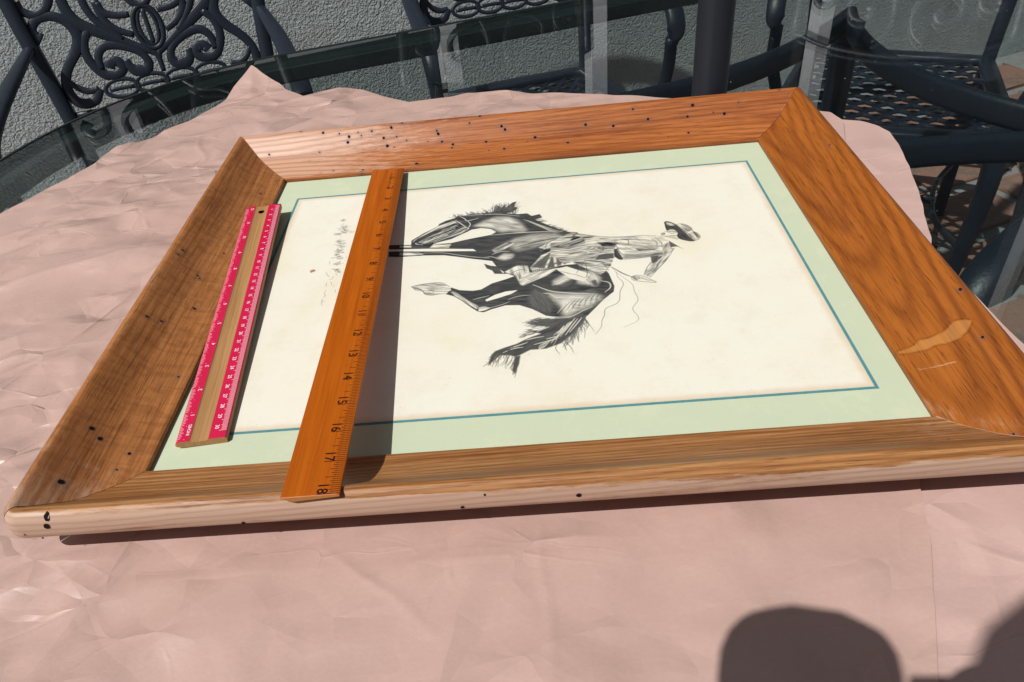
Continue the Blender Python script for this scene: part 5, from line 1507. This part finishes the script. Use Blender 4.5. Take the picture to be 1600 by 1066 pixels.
def poly(tone, fe, pts):
    p = to_px(pts)
    pad = fe * 4 * 3 + 4
    x0, x1, y0, y1 = bounds(p, pad)
    if x1 <= x0 or y1 <= y0: return
    X, Y = np.meshgrid(np.arange(x0, x1) + .5, np.arange(y0, y1) + .5)
    ins = np.zeros(X.shape, bool)
    for (ax, ay), (bx, by) in zip(p, np.roll(p, -1, 0)):
        if ay == by: continue
        cond = (ay > Y) != (by > Y)
        ins ^= cond & (X < (bx - ax) * (Y - ay) / (by - ay) + ax)
    a = blur(ins.astype(np.float32), fe * (1.6 if fe < 1.5 else 3.2))
    sk = streaks(X, Y, p)
    if fe > .7:
        a = np.clip(a + (sk - .5) * (2.6 if fe < 1.5 else 1.7) * np.minimum(a, 1 - a) * 2, 0, 1)
    if .1 < tone < .85:
        tn = tone + (sk - .5) * (2.1 if fe < 1.5 else 1.1)
    else:
        tn = tone + (sk - .5) * (.12 if tone > .5 else .05) * 1.6
    ink[y0:y1, x0:x1] += (np.clip(tn, 0, 1) - ink[y0:y1, x0:x1]) * a
def stroke(tone, w, pts, taper=True, n=6):
    p = to_px(smooth_path(pts, n))
    w = w * 4 / 2
    x0, x1, y0, y1 = bounds(p, w + 3)
    if x1 <= x0 or y1 <= y0: return
    X, Y = np.meshgrid(np.arange(x0, x1) + .5, np.arange(y0, y1) + .5)
    a = np.zeros(X.shape, np.float32)
    N_ = len(p) - 1
    for i in range(N_):
        d = p[i + 1] - p[i]
        l2 = d @ d + 1e-9
        t_ = np.clip(((X - p[i][0]) * d[0] + (Y - p[i][1]) * d[1]) / l2, 0, 1)
        ds = np.hypot(X - p[i][0] - t_ * d[0], Y - p[i][1] - t_ * d[1])
        f = (i + .5) / N_
        wi = w * (math.sin(math.pi * min(max(f, .08), .92)) ** .5 if taper else 1)
        a = np.maximum(a, np.clip(wi - ds + .7, 0, 1))
    ink[y0:y1, x0:x1] += (tone - ink[y0:y1, x0:x1]) * a
rs = random.Random(12)
for op in INK:
    if op[0] == 'P': poly(op[1], op[2], op[3])
    elif op[0] == 'S': stroke(op[1], op[2], op[3])
    else:
        _, tone, nh, base, dv, ln, jit = op
        B = smooth_path(base, 10)
        for q in range(nh):
            b0 = B[int(rs.random() * (len(B) - 1))]
            l = ln * rs.uniform(.35, 1.1)
            a = rs.gauss(0, jit)
            dx = (dv[0] * math.cos(a) - dv[1] * math.sin(a)) * l
            dy = (dv[0] * math.sin(a) + dv[1] * math.cos(a)) * l
            k = rs.gauss(0, .12)
            mid_ = (b0[0] + dx * .5 - dy * k, b0[1] + dy * .5 + dx * k)
            stroke(tone, rs.uniform(.2, .5), [tuple(b0 - np.array([dx, dy]) * .08), mid_, (b0[0] + dx, b0[1] + dy)], True, 4)
ink2 = ink.reshape(NY // 2, 2, NX // 2, 2).mean((1, 3))
ny, nx = ink2.shape
mask = blur((ink2 > .02).astype(np.float32), 2) > .01
xs = IX0 + (np.arange(nx) + .5) * RES * 2
ys = IY0 + (np.arange(ny) + .5) * RES * 2
cell = mask[:-1, :-1] | mask[1:, :-1] | mask[:-1, 1:] | mask[1:, 1:]
used = np.zeros((ny, nx), bool)
used[:-1, :-1] |= cell; used[1:, :-1] |= cell; used[:-1, 1:] |= cell; used[1:, 1:] |= cell
idx = np.full((ny, nx), -1)
idx[used] = np.arange(used.sum())
gy, gx = np.nonzero(used)
V = np.stack([xs[gx], ys[gy], np.full(len(gx), MATZ + .00024 - ZT)], -1)
cy_, cx_ = np.nonzero(cell)
F = np.stack([idx[cy_, cx_], idx[cy_, cx_ + 1], idx[cy_ + 1, cx_ + 1], idx[cy_ + 1, cx_]], -1)
me = bpy.data.meshes.new('ink_drawing')
me.vertices.add(len(V))
me.vertices.foreach_set('co', V.ravel())
me.loops.add(F.size)
me.loops.foreach_set('vertex_index', F.ravel())
me.polygons.add(len(F))
me.polygons.foreach_set('loop_start', np.arange(0, F.size, 4))
me.update(calc_edges=True)
at = me.attributes.new('ink', 'FLOAT', 'POINT')
at.data.foreach_set('value', ink2[used].astype(np.float32))
m = M('ink_on_cream_paper')
c, nm = paper_colour(m, m.objco())
ik = m.attr('ink', 'Fac')
c = m.mix(m.math('POWER', ik, .85), c, (.010, .013, .019))
INKM = m.pbr(c, .85, nm, .12)
dr_ = link('ink_drawing', me, INKM, frame, False)
dr_['label'] = 'black ink and wash drawing of a cowboy riding a bucking horse, head to the right'

# ---------------------------------------------------------------- text helper
_glyph = {}
def text_mesh(s, size):
    key = (s, size)
    if key in _glyph: return _glyph[key]
    cu = bpy.data.curves.new('txt', 'FONT')
    cu.body = s
    cu.size = size
    cu.align_x = 'CENTER'
    cu.align_y = 'CENTER'
    cu.resolution_u = 3
    o = bpy.data.objects.new('txt', cu)
    COL.objects.link(o)
    dg = bpy.context.evaluated_depsgraph_get()
    me = bpy.data.meshes.new_from_object(o.evaluated_get(dg))
    V = [(v.co.x, v.co.y) for v in me.vertices]
    F = [tuple(p.vertices) for p in me.polygons]
    bpy.data.objects.remove(o)
    bpy.data.curves.remove(cu)
    bpy.data.meshes.remove(me)
    _glyph[key] = (V, F)
    return V, F

def ruler_space(nl, nr, fl, fr_):
    nl, nr, fl, fr_ = [np.array(q, float) for q in (nl, nr, fl, fr_)]
    o = nl
    y = (fl + fr_ - nl - nr)
    L = np.linalg.norm(y) / 2
    y /= np.linalg.norm(y)
    x = (nr - nl) + (fr_ - fl)
    wd = np.linalg.norm(x) / 2
    x -= y * (x @ y)
    x /= np.linalg.norm(x)
    z = np.cross(x, y)
    mid = (nl + nr + fl + fr_) / 4
    o = mid - x * wd / 2 - y * L / 2
    mw = Matrix(((x[0], y[0], z[0], o[0]), (x[1], y[1], z[1], o[1]), (x[2], y[2], z[2], o[2]), (0, 0, 0, 1)))
    return mw, wd, L

def rect(x0, x1, y0, y1, z):
    return [(x0, y0, z), (x1, y0, z), (x1, y1, z), (x0, y1, z)], [(0, 1, 2, 3)]

# ---------------------------------------------------------------- orange wooden ruler, 18 inches
mw, RW, RL = ruler_space((.1106, -.0567, .0330), (.1441, -.0580, .0326), (.0971, .4010, .0036), (.1289, .3965, .0030))
RW, RL = .0330, .4585
m = M('varnished_orange_wood')
co = m.objco()
fb = m.noise(m.vmul(co, (900, 14, 1)), 1, 5, .6)
fg = m.noise(m.vmul(co, (160, 8, 1)), 1, 3, .5)
c = m.ramp(m.math('ADD', m.math('MULTIPLY', fb, .5), m.math('MULTIPLY', fg, .5)), [(.35, (.30, .062, .002)), (.5, (.39, .086, .003)), (.65, (.46, .115, .006))])
c = m.mix(m.math('MULTIPLY', m.step(m.noise(co, 120, 6, .75), .56, .70), .45), c, (.24, .05, .005))
c = m.mix(m.math('MULTIPLY', m.step(m.noise(m.vmul(co, (600, 60, 1)), 1, 3, .6), .70, .76), .35), c, (.62, .28, .07))
ORANGE = m.pbr(c, .42, m.bump(fb, .12, .0003), .25)
m = M('bare_ruler_end')
RAW = m.pbr(m.mix(m.noise(m.objco(), 500, 3), (.36, .12, .02), (.52, .24, .07)), .7, None, .3)
m = M('black_ruler_print')
BLACKP = m.pbr(m.mix(m.noise(m.objco(), 700, 3), (.012, .004, .002), (.035, .010, .004)), .6, None, .3)
rul = empty('wooden_ruler')
rul.matrix_world = mw
tag(rul, 'orange varnished eighteen inch wooden ruler laid across the frame and print', 'ruler')
secx = [(.0004, 0), (RW - .0016, 0), (RW - .0003, -.0002), (RW, -.0005), (RW, -.0021), (RW - .0006, -.0024), (.0075, -.0038), (.0055, -.0038), (.0003, -.0013), (0, -.0005)]
V = []
for y in (0, .0004, RL - .0004, RL):
    ins = .0003 if y in (0, RL) else 0
    for x, z in secx: V.append((x + (ins if x < RW / 2 else -ins), y, z - (ins if z > -.001 else -ins)))
ns = len(secx)
V2 = V
F = grid_faces(4, ns, False, True) + [tuple(range(ns)), tuple(range(3 * ns, 4 * ns))[::-1]]
bd = obj('ruler_body', V2, F, ORANGE, rul)
bd.data.materials.append(RAW)
bd.data.polygons[len(F) - 1].material_index = 1
bd.data.polygons[len(F) - 2].material_index = 1
parts = []
IN = .0254
zt_ = .00012
y_of = lambda inch: RL - .0006 - inch * IN
for k in range(1, 18 * 16 + 1):
    yv = y_of(k / 16)
    if yv < .0004: continue
    ln = .0120 if k % 16 == 0 else .0092 if k % 8 == 0 else .0074 if k % 4 == 0 else .0060 if k % 2 == 0 else .0048
    hw = .00021 if k % 16 else .00027
    parts.append(rect(RW - .0007 - ln, RW - .0007, yv - hw, yv + hw, zt_))
for i in range(1, 19):
    s = str(i)
    tv, tf = text_mesh(s, .0086)
    cy = y_of(i) + .0030 + (.0012 if len(s) == 2 else 0)
    cxr = RW - .0103
    bold = [(0, 0), (.00018, 0), (0, .00018), (.00018, .00018)]
    for (bx_, by_) in bold[:: 3]:
        parts.append(([(cxr + y_ + bx_, cy - x_ + by_, zt_ + .00002) for x_, y_ in tv], tf))
rr_ = random.Random(3)
for k in range(15):     # worn maker's line near the first inches, too rubbed to read
    yv = y_of(.55) - k * .0026
    parts.append(rect(RW - .0125 + rr_.uniform(-.0005, .0005), RW - .0105 + rr_.uniform(-.0006, .0006), yv - .0004, yv + .0004, zt_))
v, f = join(parts)
obj('inch_scale', v, f, BLACKP, rul)

# ---------------------------------------------------------------- small pink and bare wood ruler
mw, SW, SL = ruler_space((.0116, .0235, .0014), (.0463, .0223, .0008), (-.0189, .3343, .0098), (.0146, .3318, .0080))
SW, SL = .0342, .3105
small = empty('pink_ruler')
small.matrix_world = mw
tag(small, 'short wooden ruler with hot pink edges leaning on the dark left rail', 'ruler')
m = M('bare_light_wood')
co = m.objco()
fb = m.noise(m.vmul(co, (700, 16, 200)), 1, 5, .6)
c = m.ramp(fb, [(.3, (.30, .150, .055)), (.5, (.37, .195, .075)), (.7, (.43, .235, .098))])
BARE = m.pbr(c, .5, m.bump(fb, .15, .0004), .4)
m = M('hot_pink_paint')
co = m.objco()
PINK = m.pbr(m.mix(m.noise(co, 60, 4), (.50, .004, .045), (.58, .010, .070)), .42, None, .45)
m = M('white_print')
WPRINT = m.pbr((.80, .66, .72), .6, None, .3)
g0, g1 = SW * .290, SW * .650
secx = [(.0, -.0026), (.0006, -.0012), (.0042, 0), (g0, 0), (g0 + .0002, -.0004), (g0 + .0022, -.0009), ((g0 + g1) / 2, -.0013), (g1 - .0022, -.0009), (g1 - .0002, -.0004), (g1, 0), (SW - .0006, 0), (SW, -.0006), (SW, -.0044), (SW - .0006, -.0050), (.0035, -.0050), (.0008, -.0040)]
ns = len(secx)
# body built with a real hanging hole through the channel at the far end
ys_ = [0, .0003] + [SL - .0003, SL]
V = []
for y in ys_:
    for x, z in secx: V.append((x, y, z))
F = grid_faces(4, ns, False, True) + [tuple(range(ns)), tuple(range(3 * ns, 4 * ns))[::-1]]
body = obj('ruler_body', V, F, BARE, small)
cv, cf = lathe([(.0030, -.02), (.0030, .02)], 20)
cut = obj('cutter', [((g0 + g1) / 2 + x, SL - .0105 + y, z) for x, y, z in cv], cf, BARE)
mod = body.modifiers.new('hole', 'BOOLEAN')
mod.operation = 'DIFFERENCE'
mod.solver = 'EXACT'
mod.object = cut
cut.parent = small
dg = bpy.context.evaluated_depsgraph_get()
nm_ = bpy.data.meshes.new_from_object(body.evaluated_get(dg))
body.modifiers.clear()
body.data = nm_
bpy.data.objects.remove(cut)
zt_ = .00010
def strip(name, xs_zs, mat):
    V, F = [], []
    for y in (.0002, SL - .0002):
        for x, z in xs_zs: V.append((x, y, z + zt_))
    n_ = len(xs_zs)
    for k in range(n_ - 1): F.append((k, k + 1, n_ + k + 1, n_ + k))
    return obj(name, V, F, mat, small)
strip('pink_stripe', [(.0005, -.0012), (.0042, 0), (g0 - .0002, 0)], PINK)
strip('pink_stripe', [(g1 + .0002, 0), (SW - .0006, 0), (SW - .0001, -.0005)], PINK)
def zl(x):      # height of the left bevel
    return np.interp(x, [.0006, .0042], [-.0012, 0])
parts = []
y0 = .0022
for k in range(0, 12 * 16 + 1):
    yv = y0 + k * IN / 16
    ln = .0056 if k % 16 == 0 else .0046 if k % 8 == 0 else .0038 if k % 4 == 0 else .0032 if k % 2 == 0 else .0024
    hw = .00014
    parts.append(([(.0008, yv - hw, zl(.0008) + 2.2 * zt_), (.0008 + ln, yv - hw, zl(.0008 + ln) + 2.2 * zt_), (.0008 + ln, yv + hw, zl(.0008 + ln) + 2.2 * zt_), (.0008, yv + hw, zl(.0008) + 2.2 * zt_)], [(0, 1, 2, 3)]))
def num(s, size, cx, cy, rot):
    tv, tf = text_mesh(s, size)
    if rot > 0:      # reads away from the near end
        P = [(cx - y_, cy + x_, 2.3 * zt_) for x_, y_ in tv]
    else:
        P = [(cx + y_, cy - x_, 2.3 * zt_) for x_, y_ in tv]
    parts.append((P, tf))
    parts.append(([(p[0] + .0001, p[1] + .0001, p[2] + .00001) for p in P], tf))
for i in range(1, 13):
    num(str(i), .0040, .0074, y0 + i * IN - .0028, 1)
num('INCHES', .0030, .0078, y0 + .0085, 1)
for k in range(0, 301):
    yv = SL - .0024 - k * .001 - .0010
    if yv < .001: continue
    ln = .0050 if k % 10 == 0 else .0042 if k % 5 == 0 else .0036
    parts.append(rect(SW - .0008 - ln, SW - .0008, yv - .00013, yv + .00013, 2.2 * zt_))
for i in range(1, 31):
    num(str(i), .0039, SW - .0077, SL - .0034 - i * .010 + .0035 * (1 if i < 31 else 0), -1)
v, f = join(parts)
obj('printed_scale', v, f, WPRINT, small)

# wood chip lying on the print
V = [(-.0022, -.0009, 0), (.0020, -.0013, 0), (.0024, .0006, 0), (-.0018, .0012, 0), (-.0020, -.0007, .0012), (.0017, -.0010, .0015), (.0022, .0005, .0011), (-.0016, .0010, .0014)]
chip = obj('wood_chip', V, [(3, 2, 1, 0), (4, 5, 6, 7), (0, 1, 5, 4), (1, 2, 6, 5), (2, 3, 7, 6), (3, 0, 4, 7)], plain('chip_wood', (.52, .30, .19), .8))
chip.location = (.064, .2262, MATZ + .0003)
chip.rotation_euler = (0, 0, .7)
tag(chip, 'tiny splinter of wood lying on the print left of the orange ruler', 'wood chip')

# ---------------------------------------------------------------- photographer standing behind the camera: throws the shadow at lower right
def skin_mesh(name, joints, edges, radii, mat, parent=None, sub=2, rootv=0):
    me = bpy.data.meshes.new(name)
    me.from_pydata([tuple(j) for j in joints], edges, [])
    o = bpy.data.objects.new(name, me)
    COL.objects.link(o)
    sk = o.modifiers.new('skin', 'SKIN')
    sk.use_smooth_shade = True
    for i, r in enumerate(radii):
        r = r if isinstance(r, tuple) else (r, r)
        me.skin_vertices[0].data[i].radius = r
        me.skin_vertices[0].data[i].use_root = (i == rootv)
    ss = o.modifiers.new('sub', 'SUBSURF')
    ss.levels = ss.render_levels = sub
    dg = bpy.context.evaluated_depsgraph_get()
    nm = bpy.data.meshes.new_from_object(o.evaluated_get(dg))
    o.modifiers.clear()
    o.data = nm
    nm.materials.clear()
    nm.materials.append(mat)
    if parent is not None: o.parent = parent
    return o
CLOTH = plain('dark_shirt_cloth', (.06, .08, .12), .9, .2, 300)
SKIN_ = plain('skin', (.45, .26, .18), .55)
HAIR = plain('brown_hair', (.05, .03, .02), .6, .4, 300)
PJ = [(.11, -1.00, .17), (.12, -.92, .36), (.135, -.83, .52), (.140, -.75, .625), (.138, -.69, .685), (.127, -.590, .742), (.125, -.560, .80),
      (-.05, -.80, .575), (-.115, -.66, .38), (.142, -.400, .402), (.170, -.308, .436),
      (.33, -.80, .575), (.405, -.66, .37), (.345, -.490, .37), (.312, -.435, .385),
      (.02, -1.01, .12), (.00, -.97, -.28), (.00, -1.02, -.67), (.00, -.90, -.725),
      (.20, -1.01, .12), (.22, -.99, -.28), (.22, -1.04, -.67), (.22, -.92, -.725)]
PE = [(0, 1), (1, 2), (2, 3), (3, 4), (4, 5), (5, 6), (2, 7), (7, 8), (8, 9), (9, 10), (2, 11), (11, 12), (12, 13), (13, 14), (0, 15), (15, 16), (16, 17), (17, 18), (0, 19), (19, 20), (20, 21), (21, 22)]
PRR = [(.15, .11), (.14, .10), (.16, .105), .06, .052, (.078, .088), (.070, .082), .062, .045, .030, (.053, .048), .062, .045, .030, .034, .09, .062, .045, .04, .09, .062, .045, .04]
person = skin_mesh('person', PJ, PE, PRR, SKIN_)
tag(person, 'person in dark clothes leaning in with a camera, casting the rounded shadow', 'person')
def limb(name, ids, grow, mat):
    J = [PJ[i] for i in ids]
    Rr = [tuple(a + grow for a in PRR[i]) if isinstance(PRR[i], tuple) else PRR[i] + grow for i in ids]
    return J, Rr
ids = [0, 1, 2, 7, 8, 11, 12]
mp = {k: i for i, k in enumerate(ids)}
J, Rr = limb('shirt', ids, .012, CLOTH)
skin_mesh('shirt', J, [(mp[a], mp[b]) for a, b in PE if a in mp and b in mp], Rr, CLOTH, person)
ids = [0, 15, 16, 17, 19, 20, 21]
mp = {k: i for i, k in enumerate(ids)}
J, Rr = limb('trousers', ids, .012, CLOTH)
skin_mesh('trousers', J, [(mp[a], mp[b]) for a, b in PE if a in mp and b in mp], Rr, plain('blue_trousers', (.05, .07, .11), .9), person)
hv, hf = lathe([(.002, .100), (.05, .088), (.083, .05), (.094, .0), (.090, -.035), (.078, -.05)], 20)
hair = obj('hair', [((.125 + x * 1.08), -.578 + y * 1.2, .795 + z) for x, y, z in hv], hf, HAIR, person, True)
skin_mesh('nose', [(.126, -.488, .772), (.126, -.478, .750)], [(0, 1)], [.010, .013], SKIN_, person)
for s in (-1, 1):
    skin_mesh('ear', [(.125 + s * .078, -.575, .785), (.125 + s * .082, -.58, .745)], [(0, 1)], [.014, .010], SKIN_, person)
fwd = np.array([-.0426, .7722, -.6339])
rgt = np.array([.9962, -.0151, -.0853])
upv = np.array([.0754, .6351, .7687])
CP = np.array([.2626, -.3209, .3485])
def hand(base, dirs, curl):
    for k, (off, ln) in enumerate(zip((-.027, -.009, .009, .027), (.060, .072, .068, .052))):
        b = base + upv * off * .8
        j = [b, b + dirs * ln * .45, b + dirs * ln * .75 + curl * ln * .35, b + dirs * ln * .7 + curl * ln * .75]
        skin_mesh('finger', j, [(0, 1), (1, 2), (2, 3)], [.0105, .0100, .0090, .0080], SKIN_, person, 1)
    b = base - upv * .030
    skin_mesh('thumb', [b, b + dirs * .025 - upv * .012 - fwd * .012, b + dirs * .05 - upv * .004 - fwd * .018], [(0, 1), (1, 2)], [.013, .012, .010], SKIN_, person, 1)
hand(np.array(PJ[10]) - upv * .018 + rgt * .008 - fwd * .028 - upv * .02, rgt * .55 - upv * .62, -upv * .8 + fwd * .1)
hand(np.array(PJ[14]) + np.array([-.008, .012, .002]), -rgt * .8 + fwd * .3, -rgt * .5 - fwd * .5)
camd = empty('compact_camera', tuple(CP - fwd * .055))
tag(camd, 'small black camera held in both hands of the leaning person', 'camera')
def cambox(c, a, b, d):
    V = [c + rgt * x * a / 2 + upv * y * b / 2 + fwd * z * d / 2 for x in (-1, 1) for y in (-1, 1) for z in (-1, 1)]
    return [v - (CP - fwd * .055) for v in V], [(0, 1, 3, 2), (4, 6, 7, 5), (0, 4, 5, 1), (2, 3, 7, 6), (0, 2, 6, 4), (1, 5, 7, 3)]
BLK = plain('black_camera_shell', (.02, .02, .02), .4)
v, f = cambox(CP - fwd * .060, .105, .060, .028)
obj('camera_body', v, f, BLK, camd)
lv, lf = lathe([(.022, 0), (.022, .030), (.018, .032)], 24)
obj('lens_barrel', [np.array(CP - fwd * .046 + rgt * x + upv * y + fwd * z) - (CP - fwd * .055) for x, y, z in lv], lf, BLK, camd, True)
